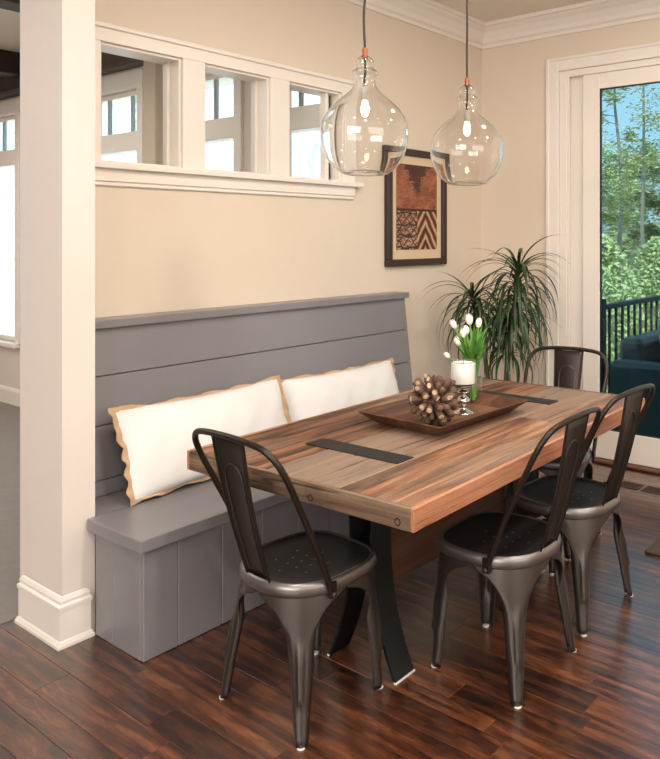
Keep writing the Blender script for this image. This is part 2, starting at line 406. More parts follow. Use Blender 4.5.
for i, (a, b) in enumerate(OPS):
    wn = sroot('window_%d' % (i + 1), ((a + b) / 2, YW, OZ0)); hw = (b - a) / 2; hh = OZ1 - OZ0
    e = .0005
    ob('jamb', boxes((-hw, -hw + .012, -.003, .13, e, hh - e), bev=.001), 'trim', wn)
    ob('jamb', boxes((hw - .012, hw, -.003, .13, e, hh - e), bev=.001), 'trim', wn)
    ob('jamb_head', boxes((-hw + .012, hw - .012, -.003, .13, hh - .012, hh - e), bev=.001), 'trim', wn)
    ob('jamb_sill', boxes((-hw + .012, hw - .012, -.003, .13, e, .010), bev=.001), 'trim', wn)
    ob('stop', boxes((hw - .026, hw - .012, .07, .083, .01, hh - .012), (-hw + .012, -hw + .022, .07, .083, .01, hh - .012), (-hw + .022, hw - .026, .07, .083, .010, .02), bev=.001), 'trim', wn)
    ob('pane', boxes((-hw + .012, hw - .012, .084, .088, .01, hh - .012)), 'paneclear', wn)

# crown moulding
cp = [(0, 0), (0.012, 0), (0.014, 0.022), (0.030, 0.034), (0.040, 0.062), (0.066, 0.100), (0.092, 0.118), (0.100, 0.128), (0.118, 0.130), (0.118, 0.155), (0, 0.155)]
struct(ob('trim_crown_back', extrude_profile([(o_, z_ + 2.895) for o_, z_ in cp], (1.477, YW, 0), (XD, YW, 0), (0, -1, 0)), 'trim'))
struct(ob('trim_crown_side', extrude_profile([(o_, z_ + 2.895) for o_, z_ in cp], (XD, YW, 0), (XD, -3.6, 0), (-1, 0, 0)), 'trim'))
# baseboards
bb = [(0, 0), (0.016, 0), (0.016, 0.12), (0.012, 0.135), (0.006, 0.145), (0, 0.15)]
struct(ob('baseboard_back', extrude_profile(bb, (3.62, YW, 0), (XD, YW, 0), (0, -1, 0)), 'trim'))
struct(ob('baseboard_side', extrude_profile(bb, (XD, YW, 0), (XD, 2.622, 0), (-1, 0, 0)), 'trim'))

# door wall
DO = (0.55, 2.531, 2.644)            # opening y0, y1, top
struct(ob('wall_side', boxes((XD, XD + .14, DO[1], YB, 0, ZC), (XD, XD + .14, DO[0], DO[1], DO[2], ZC), (XD, XD + .14, -3.6, DO[0], 0, ZC)), 'wall'))
struct(ob('wall_rear', boxes((-3.7, XD + .14, -3.72, -3.6, 0, ZC)), 'wall'))
struct(ob('wall_left', boxes((-3.72, -3.6, -3.7, 9.1, 0, ZC)), 'wall'))
tr = sroot('trim_2', (XD, 0, 0))
ob('side_casing', boxes((-.022, 0, DO[1], DO[1] + .09, 0, DO[2] + .09), bev=.003), 'trim', tr)
ob('side_casing', boxes((-.022, 0, DO[0] - .09, DO[0], 0, DO[2] + .09), bev=.003), 'trim', tr)
ob('head_casing', boxes((-.022, 0, DO[0], DO[1], DO[2], DO[2] + .09), bev=.003), 'trim', tr)
ob('outer_bead', boxes((-.03, -.02, DO[1] + .072, DO[1] + .093, 0, DO[2] + .093), (-.03, -.02, DO[0] - .09, DO[1] + .072, DO[2] + .072, DO[2] + .093), bev=.003), 'trim', tr)
dr = sroot('door_1', (XD, 0, 0))
ob('door_jamb', boxes((-.004, .14, DO[1] - .055, DO[1], 0, DO[2]), bev=.003), 'trim', dr)
ob('door_jamb', boxes((-.004, .14, DO[0], DO[0] + .055, 0, DO[2]), bev=.003), 'trim', dr)
ob('door_head', boxes((-.004, .14, DO[0] + .055, DO[1] - .055, DO[2] - .045, DO[2]), bev=.003), 'trim', dr)
ob('track', boxes((.045, .06, DO[1] - .20, DO[1] - .055, .03, DO[2] - .045), (.0, .012, DO[1] - .075, DO[1] - .055, .03, DO[2] - .045), bev=.002), 'trim', dr)
def sash(y0, y1, xo, parent, z0=.02, z1=2.60, st=.125, rb=.19, rt_=.105):
    pn = bpy.data.objects.new('sliding_panel', None); C.objects.link(pn); pn.parent = parent; pn.location = (xo, 0, 0)
    ob('stile', boxes((0, .04, y1 - st, y1, z0, z1), bev=.003), 'trim', pn); ob('stile', boxes((0, .04, y0, y0 + st, z0, z1), bev=.003), 'trim', pn)
    ob('rail', boxes((0, .04, y0 + st, y1 - st, z1 - rt_, z1), bev=.003), 'trim', pn); ob('rail', boxes((0, .04, y0 + st, y1 - st, z0, z0 + rb), bev=.003), 'trim', pn)
    ob('glazing_seal', boxes((.008, .03, y1 - st - .006, y1 - st, z0 + rb, z1 - rt_), (.008, .03, y0 + st, y0 + st + .006, z0 + rb, z1 - rt_), (.008, .03, y0 + st, y1 - st, z1 - rt_ - .006, z1 - rt_), (.008, .03, y0 + st, y1 - st, z0 + rb, z0 + rb + .006)), 'iron', pn)
    ob('pane', boxes((.016, .024, y0 + st, y1 - st, z0 + rb, z1 - rt_)), 'panetint', pn)
sash(1.47, 2.361, .012, dr)
sash(.605, 1.52, .062, dr)
ob('threshold', boxes((-.05, .16, DO[0], DO[1], 0, .019), bev=.006), 'threshold', dr)

# ---- the room beyond: window wall, coffered ceiling beams
WZ0, WZ1 = 0.56, 2.60
WINS = [(3.26, 3.70, [3.517]), (4.065, 4.66, [4.363]), (5.20, 6.00, [5.39, 5.72]), (7.16, 8.0, [7.27, 7.56])]
wl = [(XA, XA + .15, 3.0 + .32, 9.1, 0, WZ0), (XA, XA + .15, 3.32, 9.1, WZ1, ZC)]
yy = 3.32
for i, (a, b, mun) in enumerate(WINS):
    if a > yy: wl.append((XA, XA + .15, yy, a, WZ0, WZ1))
    yy = b
wl.append((XA, XA + .15, yy, 9.1, WZ0, WZ1))
wl[0] = (XA, XA + .15, 3.32, 9.1, 0, WZ0)
wl = [w_ if not (w_[2] == 3.32 and w_[5] == WZ1 and w_[4] == WZ0) else w_ for w_ in wl]
struct(ob('wall_family_room', boxes(*wl), 'pillar'))
struct(ob('wall_family_room_far', boxes((-3.6, XA + .15, 9.1, 9.22, 0, ZC)), 'pillar'))
for i, (a, b, mun) in enumerate(WINS):
    wn = sroot('window_%d' % (i + 4), (XA, (a + b) / 2, WZ0)); hw = (b - a) / 2; H_ = WZ1 - WZ0
    cw = .075
    ob('casing', boxes((-.022, 0, hw, hw + cw, -.02, H_ + .02), bev=.003), 'trim', wn); ob('casing', boxes((-.022, 0, -hw - (cw if i else .05), -hw, -.02, H_ + .02), bev=.003), 'trim', wn)
    ob('head_casing', boxes((-.026, 0, -hw - (cw if i else .05), hw + cw, H_, H_ + .13), bev=.004), 'trim', wn)
    ob('sill', boxes((-.06, .02, -hw - (cw if i else .05), hw + cw + .02, -.04, 0), bev=.006), 'trim', wn)
    fr = 0.035
    ob('frame', boxes((.04, .09, -hw, -hw + fr, 0, H_), (.04, .09, hw - fr, hw, 0, H_), (.04, .09, -hw + fr, hw - fr, H_ - fr, H_), (.04, .09, -hw + fr, hw - fr, 0, fr), bev=.003), 'trim', wn)
    rz = 2.23 - WZ0
    ob('transom_rail', boxes((.0, .10, -hw + .0005, hw - .0005, rz - .085, rz + .055), bev=.004), 'trim', wn)
    for m_ in mun:
        ob('muntin', boxes((.05, .08, m_ - (a + b) / 2 - .011, m_ - (a + b) / 2 + .011, rz + .055, H_ - fr), bev=.003), plain('muntin_blue_grey', srgb(150, 165, 172), .5) if 'muntin_blue_grey' not in bpy.data.materials else bpy.data.materials['muntin_blue_grey'], wn)
    ob('pane', boxes((.062, .067, -hw + fr, hw - fr, rz + .055, H_ - fr)), 'paneclear', wn)
    ob('pane', boxes((.062, .067, -hw + fr, hw - fr, fr, rz - .085)), 'paneclear', wn)
# half-column between the windows, dark crown, beams
struct(ob('trim_pier', boxes((XA - .10, XA, 4.83, 4.98, .15, 2.745), bev=.006), plain('pier_taupe', srgb(196, 176, 154), .6)))
struct(ob('trim_dark_crown', boxes((XA - .13, XA, 3.32, 9.1, 2.745, ZC), bev=.02), 'beam'))
for i, yb in enumerate((4.68, 6.75, 8.75)):
    struct(ob('trim_beam_%d' % (i + 1), boxes((-3.6, XA - .13, yb, yb + .2, 2.86, ZC), bev=.008), 'beam'))
struct(ob('baseboard_family_room', extrude_profile([(a, b) for a, b in bb], (XA, 3.33, 0), (XA, 9.1, 0), (-1, 0, 0)), 'trim'))

# ---- outside
struct(ob('ground_woodland', boxes((4.8, 120, -80, 2.8, -4.3, -4.0), (6.5, 120, 2.8, 80, -4.3, -4.0)), 'lawn'))
bm = bmesh.new(); pp = [(3.22, 3.33), (5.9, 3.33), (60, 57), (3.22, 57)]
A = [bm.verts.new((a, b, -.12)) for a, b in pp]; B = [bm.verts.new((a, b, -.32)) for a, b in pp]
bm.faces.new(A); bm.faces.new(B[::-1])
for i in range(4): bm.faces.new((A[i], A[(i + 1) % 4], B[(i + 1) % 4], B[i]))
struct(ob('ground_patio', bm, 'patio'))
dk = sroot('floor_deck', (0, 0, 0))
xb = XD + .165
for k in range(24):
    ob('deck_board', boxes((-.068, .068, -1.9, 1.9, -.03, 0), bev=.004), 'deck', dk, loc=(xb + .07 + k * .142, .52, -.03))
ob('deck_joist', boxes((XD + .17, XD + 3.5, -1.4, 2.4, -.25, -.062)), 'iron', dk)
rl = thing('deck_railing', 'black iron railing with thin balusters along the deck outside the glass door', 'railing', (XD + .25, 2.36, -.03))
ob('top_rail', boxes((0, 3.2, -.022, .022, 1.01, 1.045), bev=.004), 'iron', rl); ob('bottom_rail', boxes((0, 3.2, -.015, .015, .09, .12), bev=.003), 'iron', rl)
bme = boxes((-.008, .008, -.008, .008, .12, 1.01)); bmm = bpy.data.meshes.new('baluster'); bme.to_mesh(bmm); bme.free()
for k in range(28): obm('baluster', bmm, 'iron', rl, loc=(.07 + k * .112, 0, 0))
ob('post', boxes((3.15, 3.22, -.035, .035, 0, 1.09), bev=.004), 'iron', rl); ob('post', boxes((0, .06, -.035, .035, 0, 1.09), bev=.004), 'iron', rl)
ob('post', boxes((1.55, 1.61, -.035, .035, 0, 1.09), bev=.004), 'iron', rl)
# railing at the far end of the deck
rl2 = thing('deck_railing', 'black iron railing closing the far end of the deck behind the outdoor sofa', 'railing', (XD + 3.45, 2.28, -.03), -PI / 2)
ob('top_rail', boxes((0, 3.6, -.022, .022, 1.01, 1.045), bev=.004), 'iron', rl2); ob('bottom_rail', boxes((0, 3.6, -.015, .015, .09, .12), bev=.003), 'iron', rl2)
for k in range(31): obm('baluster', bmm, 'iron', rl2, loc=(.08 + k * .112, 0, 0))

def cushion_mesh(w_, d_, h_, n=14, p=2.6, puff=1.0):
    """pillow: rounded box from a squashed superellipse grid"""
    bm = bmesh.new(); top = []; bot = []
    for j in range(n + 1):
        rt_ = []; rb_ = []
        for i in range(n + 1):
            u = -1 + 2 * i / n; v = -1 + 2 * j / n
            k = max(0.0, (1 - abs(u) ** p) * (1 - abs(v) ** p)) ** 0.5 * puff
            pin = 1 - 0.05 * (1 - (1 - u * u) * 1.0) * 0 - 0.04 * (1 - abs(v)) * abs(u) ** 6
            pin2 = 1 - 0.07 * (1 - u * u) * abs(v) ** 6
            x_, y_ = u * w_ / 2 * pin, v * d_ / 2 * pin2
            a = bm.verts.new((x_, y_, k * h_ / 2)); rt_.append(a)
            if i in (0, n) or j in (0, n): rb_.append(a)
            else: rb_.append(bm.verts.new((x_, y_, -k * h_ / 2)))
        top.append(rt_); bot.append(rb_)
    for j in range(n):
        for i in range(n):
            bm.faces.new((top[j][i], top[j][i + 1], top[j + 1][i + 1], top[j + 1][i]))
            bm.faces.new((bot[j + 1][i], bot[j + 1][i + 1], bot[j][i + 1], bot[j][i]))
    return bm
sf = thing('outdoor_sofa', 'dark wicker outdoor sofa with grey cushions on the deck beyond the glass', 'sofa', (5.46, 1.69, -.03))
ob('base', boxes((-.45, .95, -.75, .42, .05, .38), bev=.02), 'wicker', sf)
ob('backrest', boxes((-.45, .95, .42, .60, .05, .80), bev=.03), 'wicker', sf)
ob('armrest', boxes((-.62, -.45, -.75, .60, .05, .66), bev=.03), 'wicker', sf)
ob('seat_cushion', cushion_mesh(1.38, 1.14, .22, p=6), 'cushion', sf, True, (.25, -.17, .48))
for k, (xx, rz_) in enumerate(((-.20, .25), (.46, -.15))):
    c_ = ob('back_cushion', cushion_mesh(.66, .56, .26), 'cushion', sf, True, (xx, .22, .74), (math.radians(70), 0, rz_))

def tree(name, label, cat_loc, h, r, bark, leaf, n_leaf, crown0, spread, size, seed, bare=False, lean=0.0):
    rr = random.Random(seed)
    t = thing(name, label, 'tree', cat_loc, rr.random() * 6)
    pts = [(0, 0, -.1)]; x_ = y_ = 0.0
    for k in range(1, 9):
        x_ += rr.uniform(-.012, .012) * h + lean * h / 8; y_ += rr.uniform(-.012, .012) * h
        pts.append((x_, y_, h * k / 8))
    rads = [r * (1 - 0.11 * k) for k in range(9)]
    ob('trunk', tube(pts, rads, 8), bark, t, True)
    bm = bmesh.new(); tips = []
    nb = 26 if bare else 20
    for k in range(nb):
        f = crown0 + (1 - crown0) * (k + rr.random()) / nb * 0.97
        i = min(7, int(f * 8)); a = Vector(pts[i]).lerp(Vector(pts[i + 1]), f * 8 - i)
        an = rr.random() * 6.28; L = spread * (1.15 - f * .75) * rr.uniform(.6, 1.1)
        d = Vector((math.cos(an), math.sin(an), rr.uniform(.1, .8) if bare else rr.uniform(-.12, .35)))
        m1 = a + d * L * .5 + Vector((0, 0, rr.uniform(-.03, .08) * L)); m2 = a + d * L + Vector((0, 0, rr.uniform(-.05, .2) * L))
        tube([a, m1, m2], [r * .30 * (1.1 - f), r * .16 * (1.1 - f), r * .05], 5, bm)
        tips += [m1, m2]
        for q in range(4 if bare else 2):
            s0 = m1.lerp(m2, rr.random()); e0 = s0 + Vector((rr.uniform(-1, 1), rr.uniform(-1, 1), rr.uniform(-.1, .9))) * L * .4
            tube([s0, e0], [r * .09, r * .02], 4, bm); tips.append(e0)
    ob('branches', bm, bark, t, True)
    if not bare:
        vs_, fs = [], []
        for k in range(n_leaf):
            c = rr.choice(tips) + Vector((rr.gauss(0, .28), rr.gauss(0, .28), rr.gauss(0, .16))) * (spread * .3)
            a1 = rr.random() * 6.28; ti = rr.uniform(-.9, .9); s = size * rr.uniform(.5, 1.2)
            u = Vector((math.cos(a1), math.sin(a1), ti * .5)).normalized() * s; v = u.cross(Vector((rr.uniform(-.6, .6), rr.uniform(-.6, .6), 1))).normalized() * s * .42
            b0 = len(vs_); vs_ += [c - u, c + v, c + u, c - v]; fs.append((b0, b0 + 1, b0 + 2, b0 + 3))
        me = bpy.data.meshes.new('foliage'); me.from_pydata(vs_, [], fs)
        f_ = obm('foliage', me, leaf, t); f_['kind'] = 'stuff'
    return t
def outdir(px, dist):
    r_ = (px - CX) / FPX; return (dist * (.585 * r_ + .811), dist * (-.811 * r_ + .585))
TS = [ # px direction, distance, height, radius, bark, leaf, leaves, crown start, spread, label
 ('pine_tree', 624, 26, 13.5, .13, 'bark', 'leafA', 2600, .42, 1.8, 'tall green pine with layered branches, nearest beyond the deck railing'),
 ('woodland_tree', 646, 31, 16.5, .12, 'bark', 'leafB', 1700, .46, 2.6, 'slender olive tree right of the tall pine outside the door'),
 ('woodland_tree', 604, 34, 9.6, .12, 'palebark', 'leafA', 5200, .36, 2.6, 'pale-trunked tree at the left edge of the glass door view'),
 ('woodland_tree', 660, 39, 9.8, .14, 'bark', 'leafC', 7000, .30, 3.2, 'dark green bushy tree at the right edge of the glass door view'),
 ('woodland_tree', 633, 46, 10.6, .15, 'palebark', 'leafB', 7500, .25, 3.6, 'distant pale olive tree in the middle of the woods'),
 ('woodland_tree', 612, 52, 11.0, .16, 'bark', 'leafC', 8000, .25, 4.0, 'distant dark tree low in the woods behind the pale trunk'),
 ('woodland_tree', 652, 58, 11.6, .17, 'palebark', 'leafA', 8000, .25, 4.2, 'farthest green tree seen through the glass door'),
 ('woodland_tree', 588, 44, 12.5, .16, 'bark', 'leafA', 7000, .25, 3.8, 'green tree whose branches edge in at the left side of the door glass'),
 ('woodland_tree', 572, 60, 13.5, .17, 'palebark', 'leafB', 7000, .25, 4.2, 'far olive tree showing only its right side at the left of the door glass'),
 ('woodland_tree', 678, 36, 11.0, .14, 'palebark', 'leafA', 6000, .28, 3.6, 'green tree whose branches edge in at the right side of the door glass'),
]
for i, (nm, px, D_, h, r_, bk, lf, nl, c0, sp, lab) in enumerate(TS):
    xx, yy = outdir(px, D_); tree(nm, lab, (xx, yy, -4.0), h, r_, bk, lf, nl, c0, sp, .055 + D_ * .0022, 40 + i)
BL = ['low green bush leftmost in the woods outside the glass door', 'low olive bush behind the left end of the deck railing', 'dark low bush at the foot of the tall pine', 'low green bush right of the foot of the pine', 'low olive bush in the middle of the woods', 'dark low bush right of the middle of the woods', 'low green bush near the right edge of the door view', 'low olive bush rightmost in the woods outside the glass door']
for i in range(8):
    px = 598 + i * 10.5; D_ = 25 + (i * 37 % 20); xx, yy = outdir(px, D_)
    b_ = thing('undergrowth_bush', BL[i], 'bush', (xx, yy, -4.0), 0, 'bushes below the trees outside the door')
    rr = random.Random(i); vs_, fs = [], []
    hh = 4.3 + rr.random() * 1.5
    for k in range(5000):
        a1 = rr.random() * 6.28; q = rr.random() ** .5; zz = rr.random() ** .8 * hh
        wq = 1.9 * math.sqrt(max(.02, 1 - (zz / hh) ** 2)) * q
        c = Vector((wq * math.cos(a1), wq * math.sin(a1), zz)); s = .12 * rr.uniform(.5, 1.2)
        u = Vector((rr.gauss(0, 1), rr.gauss(0, 1), rr.gauss(0, 1))).normalized() * s; v = u.orthogonal().normalized() * s * .45
        b0 = len(vs_); vs_ += [c - u, c + v, c + u, c - v]; fs.append((b0, b0 + 1, b0 + 2, b0 + 3))
    me = bpy.data.meshes.new('foliage'); me.from_pydata(vs_, [], fs); f_ = obm('foliage', me, ['leafA', 'leafB', 'leafC'][i % 3], b_); f_['kind'] = 'stuff'
    bm = bmesh.new()
    for k in range(4): tube([(0, 0, 0), (rr.uniform(-.3, .3), rr.uniform(-.3, .3), hh * .6)], [.03, .012], 5, bm)
    o = ob('stems', bm, 'bark', b_); o['kind'] = 'stuff'
for i, (px, D_, lab) in enumerate(((5, 13, 'bare pale tree outside the tall window left of the pillar'), (318, 11, 'bare pale tree outside the window behind the left pendant'), (232, 14, 'bare pale tree outside the window in the middle transom'))):
    xx, yy = outdir(px, D_); tree('bare_tree', lab, (xx, yy, -.12), 7.0, .10, 'palebark', None, 0, .12, 2.6, 0, 90 + i, bare=True)

# ------------------------------------------------------------------ built-in bench
BX0, BX1, BY0 = 1.465, 3.585, 2.472
bn = thing('built_in_bench', 'grey painted built-in bench with panelled back along the wall', 'bench', (BX0, BY0, 0))
def bl(x0, x1, y0, y1, z0, z1): return (x0 - BX0, x1 - BX0, y0 - BY0, y1 - BY0, z0, z1)
SZ = .442
xs = [BX0 + .001, 1.602] + [1.602 + .1893 * k for k in range(1, 11)]; xs = [v for v in xs if v < BX1 - .05] + [BX1]
for a, b in zip(xs, xs[1:]): ob('front_board', boxes(bl(a + .001, b - .001, BY0, BY0 + .018, 0.002, SZ - .044), bev=.0022), 'bench', bn)
ob('end_board', boxes(bl(BX0, BX0 + .018, BY0 + .0185, 2.673, .002, SZ - .044), bev=.0022), 'bench', bn)
ob('end_board', boxes(bl(BX0, BX0 + .018, 2.675, 2.795, .002, SZ - .044), bev=.0022), 'bench', bn)
ob('end_board', boxes(bl(1.484, 1.50, 2.80, 3.185, .002, SZ - .044), bev=.0022), 'bench', bn)
ob('end_board', boxes(bl(BX1 - .018, BX1, BY0 + .0185, 3.185, .002, SZ - .044), bev=.0022), 'bench', bn)
ob('seat', boxes(bl(1.441, BX1 + .02, BY0 - .026, 2.812, SZ - .044, SZ), bl(1.482, BX1 + .02, 2.80, 3.02, SZ - .044, SZ), bev=.004, seg=2), 'bench', bn)
# sloped back boards
def bpt(z): return 3.005 + (z - SZ) / (1.118 - SZ) * 0.085
zs = [SZ, .505, .7215, .9205, 1.118]
for a, b in zip(zs, zs[1:]):
    bm = bmesh.new(); a_, b_ = a + .0018, b - .0018; x0, x1 = 1.482 - BX0, BX1 - BX0 - .002
    pr_ = [(bpt(a_) + .0025, a_), (bpt(a_ + .002), a_ + .002), (bpt(b_ - .002), b_ - .002), (bpt(b_) + .0025, b_), (bpt(b_) + .02, b_), (bpt(a_) + .02, a_)]
    A = [bm.verts.new((x0, y_ - BY0, z_)) for y_, z_ in pr_]; B = [bm.verts.new((x1, y_ - BY0, z_)) for y_, z_ in pr_]
    for i in range(6): bm.faces.new((A[i], A[(i + 1) % 6], B[(i + 1) % 6], B[i]))
    bm.faces.new(A[::-1]); bm.faces.new(B); ob('back_board', bm, 'bench', bn)
bm = bmesh.new(); pr_ = [(3.02, SZ), (3.185, SZ), (3.185, 1.117), (3.108, 1.117)]
for xx in (1.4825, BX1 - .016):
    A = [bm.verts.new((xx - BX0, y_ - BY0, z_)) for y_, z_ in pr_]; B = [bm.verts.new((xx + .012 - BX0, y_ - BY0, z_)) for y_, z_ in pr_]
    for i in range(4): bm.faces.new((A[i], A[(i + 1) % 4], B[(i + 1) % 4], B[i]))
    bm.faces.new(A[::-1]); bm.faces.new(B)
ob('back_side', bm, 'bench', bn)
ob('back_cap', boxes(bl(1.482, BX1 + .018, 3.066, 3.188, 1.118, 1.153), bev=.004, seg=2), 'bench', bn)

# pillows
def pillow(name, label, loc, rot, w_, d_, h_, seed):
    t = thing(name, label, 'pillow', loc, 0, 'white lumbar pillows on the bench'); t.rotation_euler = rot
    bm = cushion_mesh(w_, d_, h_, 26, 2.4); rr = random.Random(seed); ph = [rr.random() * 6 for _ in range(4)]
    for v in bm.verts:
        u_, v_ = v.co.x / (w_ / 2), v.co.y / (d_ / 2)
        v.co.z += .006 * math.sin(5 * u_ + ph[0]) * (1 - v_ * v_) + .004 * math.sin(9 * u_ + 3 * v_ + ph[1]) + .0022 * math.sin(17 * u_ - 6 * v_ + ph[2]) * (1 - v_ * v_)
    ob('cover', bm, 'linen', t, True)
    # scalloped jute flange: a flat wavy ribbon round the edge
    n = 160; bm = bmesh.new(); I, O, I2, O2 = [], [], [], []
    per = []
    for k in range(n):
        s = k / n * 4; e = int(s); f = (s - e) * 2 - 1
        P = [(f, -1), (1, f), (-f, 1), (-1, -f)][e]; per.append(P)
    for k, (u, v) in enumerate(per):
        pin = 1 - 0.04 * (1 - abs(v)) * abs(u) ** 6; pin2 = 1 - 0.07 * (1 - u * u) * abs(v) ** 6
        x_, y_ = u * w_ / 2 * pin, v * d_ / 2 * pin2
        nx, ny = (u if abs(u) > .98 else 0), (v if abs(v) > .98 else 0); L = math.hypot(nx, ny) or 1
        wv = (.014 if abs(u) > .98 else .008) + .0045 * math.sin(k / n * 4 * PI * 8 + ph[2] + 2 * math.sin(k * .13)) + rr.uniform(-.002, .002); zz = .007 * math.sin(k * .9 + ph[3]) + .004 * math.sin(6 * u + ph[0])
        z0 = .006 * math.sin(5 * u + ph[0]) * (1 - v * v) + .004 * math.sin(9 * u + 3 * v + ph[1])
        for lst, off, zo in ((I, -.010, z0 + .006), (O, wv, zz + .003), (O2, wv, zz - .003), (I2, -.010, z0 - .006)):
            lst.append(bm.verts.new((x_ + nx / L * off, y_ + ny / L * off, zo)))
    for k in range(n):
        j = (k + 1) % n
        for a, b in ((I, O), (O, O2), (O2, I2), (I2, I)): bm.faces.new((a[k], a[j], b[j], b[k]))
    ob('jute_edging', bm, 'jute', t, True)
    return t
TL = math.radians(66)
pillow('lumbar_pillow', 'long white linen pillow with tan jute edging nearest the pillar', (2.045, 2.885, .625), (TL, 0.0, math.radians(1.0)), .86, .375, .15, 3)
pillow('lumbar_pillow', 'white linen pillow with tan jute edging at the far end of the bench', (2.915, 2.925, .605), (math.radians(70), 0, math.radians(-1.5)), .82, .36, .15, 5)

# ------------------------------------------------------------------ dining table
TX0, TX1, TY0, TY1, TZ = 1.548, 3.255, 1.318, 2.322, .76
tcx, tcy = (TX0 + TX1) / 2, (TY0 + TY1) / 2
tb = thing('dining_table', 'rustic reclaimed wood dining table with black steel inlays and legs', 'table', (tcx, tcy + .02, 0), math.radians(1.6))
def tl(x0, x1, y0, y1, z0, z1): return (x0 - tcx, x1 - tcx, y0 - tcy, y1 - tcy, z0, z1)
ed = .014; ys = [TY0 + ed, 1.475, 1.612, 1.80, 1.93, 2.085, TY1 - ed]
for k, (a, b) in enumerate(zip(ys, ys[1:])):
    cyp = (a + b) / 2; hy = (b - a) / 2 - .0018
    cuts = [TX0 + ed, TX1 - ed]
    if k in (1, 3, 4): cuts = [TX0 + ed, [0, 2.62, 0, 2.35, 2.75, 0][k], TX1 - ed]
    for x0, x1 in zip(cuts, cuts[1:]):
        hx = (x1 - x0) / 2 - .0006
        ob('plank', boxes((-hx, hx, -hy, hy, -.028, R.uniform(-.0022, .0006)), bev=.003), 'tabletop', tb, loc=((x0 + x1) / 2 - tcx, cyp - tcy, TZ))
def edge_board(name, mat, x0, x1, y0, y1):
    return ob(name, boxes((-(x1 - x0) / 2, (x1 - x0) / 2, -(y1 - y0) / 2, (y1 - y0) / 2, -.066, .0), bev=.0022), mat, tb, loc=((x0 + x1) / 2 - tcx, (y0 + y1) / 2 - tcy, TZ))
edge_board('edge_board', 'tableside', TX0 + .001, TX1 - .001, TY0, TY0 + ed)
edge_board('edge_board', 'tableside', TX0 + .001, TX1 - .001, TY1 - ed, TY1)
edge_board('end_board', 'tableend', TX0, TX0 + ed, TY0 + ed, TY1 - ed)
edge_board('end_board', 'tableend', TX1 - ed, TX1, TY0 + ed, TY1 - ed)
ob('core', boxes(tl(TX0 + ed, TX1 - ed, TY0 + ed, TY1 - ed, TZ - .065, TZ - .029)), 'tablebase', tb)
ob('inlay', boxes(tl(1.838, 1.925, 1.617, 2.042, TZ - .01, TZ + .0018), bev=.0008), 'inlay', tb)
ob('inlay', boxes(tl(2.885, 2.972, 1.617, 2.042, TZ - .01, TZ + .0018), bev=.0008), 'inlay', tb)
for (yy, zz) in ((1.715, TZ - .046), (1.375, TZ - .046)):
    pts = [(TX0 - .0002 - tcx, yy - tcy + .0095 * math.cos(2 * PI * k / 18), zz + .0095 * math.sin(2 * PI * k / 18)) for k in range(18)]
    ob('bolt_ring', tube(pts, .0017, 6, closed=True), 'inlay', tb)
# bent steel legs
def leg_plate(xc, sgn):
    prof = [(.205, .694), (.19, .69), (.115, .62), (.072, .54), (.053, .45), (.055, .35), (.070, .24), (.102, .12), (.152, .003)]
    prof = [(.085, .694), (.062, .6), (.050, .5), (.048, .42), (.054, .33), (.072, .22), (.105, .11), (.152, .003)]
    sp_ = spline([(0, y_, z_) for y_, z_ in prof], 4); bm = bmesh.new(); th = .010; rows = []
    for i, p in enumerate(sp_):
        t_ = (sp_[min(i + 1, len(sp_) - 1)] - sp_[max(i - 1, 0)]).normalized(); nrm = Vector((0, t_.z, -t_.y))
        a = p - nrm * th / 2; b = p + nrm * th / 2
        rows.append([bm.verts.new((xc + sx * .05, sgn * q.y, q.z)) for sx, q in ((-1, a), (1, a), (1, b), (-1, b))])
    for a, b in zip(rows, rows[1:]):
        for i in range(4): bm.faces.new((a[i], a[(i + 1) % 4], b[(i + 1) % 4], b[i]))
    bm.faces.new(rows[0][::-1]); bm.faces.new(rows[-1]); return bm
for xc in (1.935 - tcx, 2.868 - tcx):
    for sgn in (-1, 1):
        lg = ob('leg', leg_plate(xc, sgn), 'blacksteel', tb)
        ob('foot_pad', boxes((xc - .052, xc + .052, sgn * .155 - .006, sgn * .155 + .006, 0, .006), bev=.001), 'whiteplastic', lg)
ob('leg_plate', boxes((1.87 - tcx, 2.0 - tcx, -.16, .16, .683, .695)), 'blacksteel', tb); ob('leg_plate', boxes((2.8 - tcx, 2.93 - tcx, -.16, .16, .683, .695)), 'blacksteel', tb)
ob('stretcher_panel', boxes((1.99 - tcx, 2.81 - tcx, -.022, .022, .245, .694), bev=.004), 'tablebase', tb)
for x0, x1 in ((1.885, 1.99), (2.81, 2.918)): ob('stretcher_bolt_plate', boxes((x0 - tcx, x1 - tcx, -.043, .043, .40, .44)), 'blacksteel', tb)

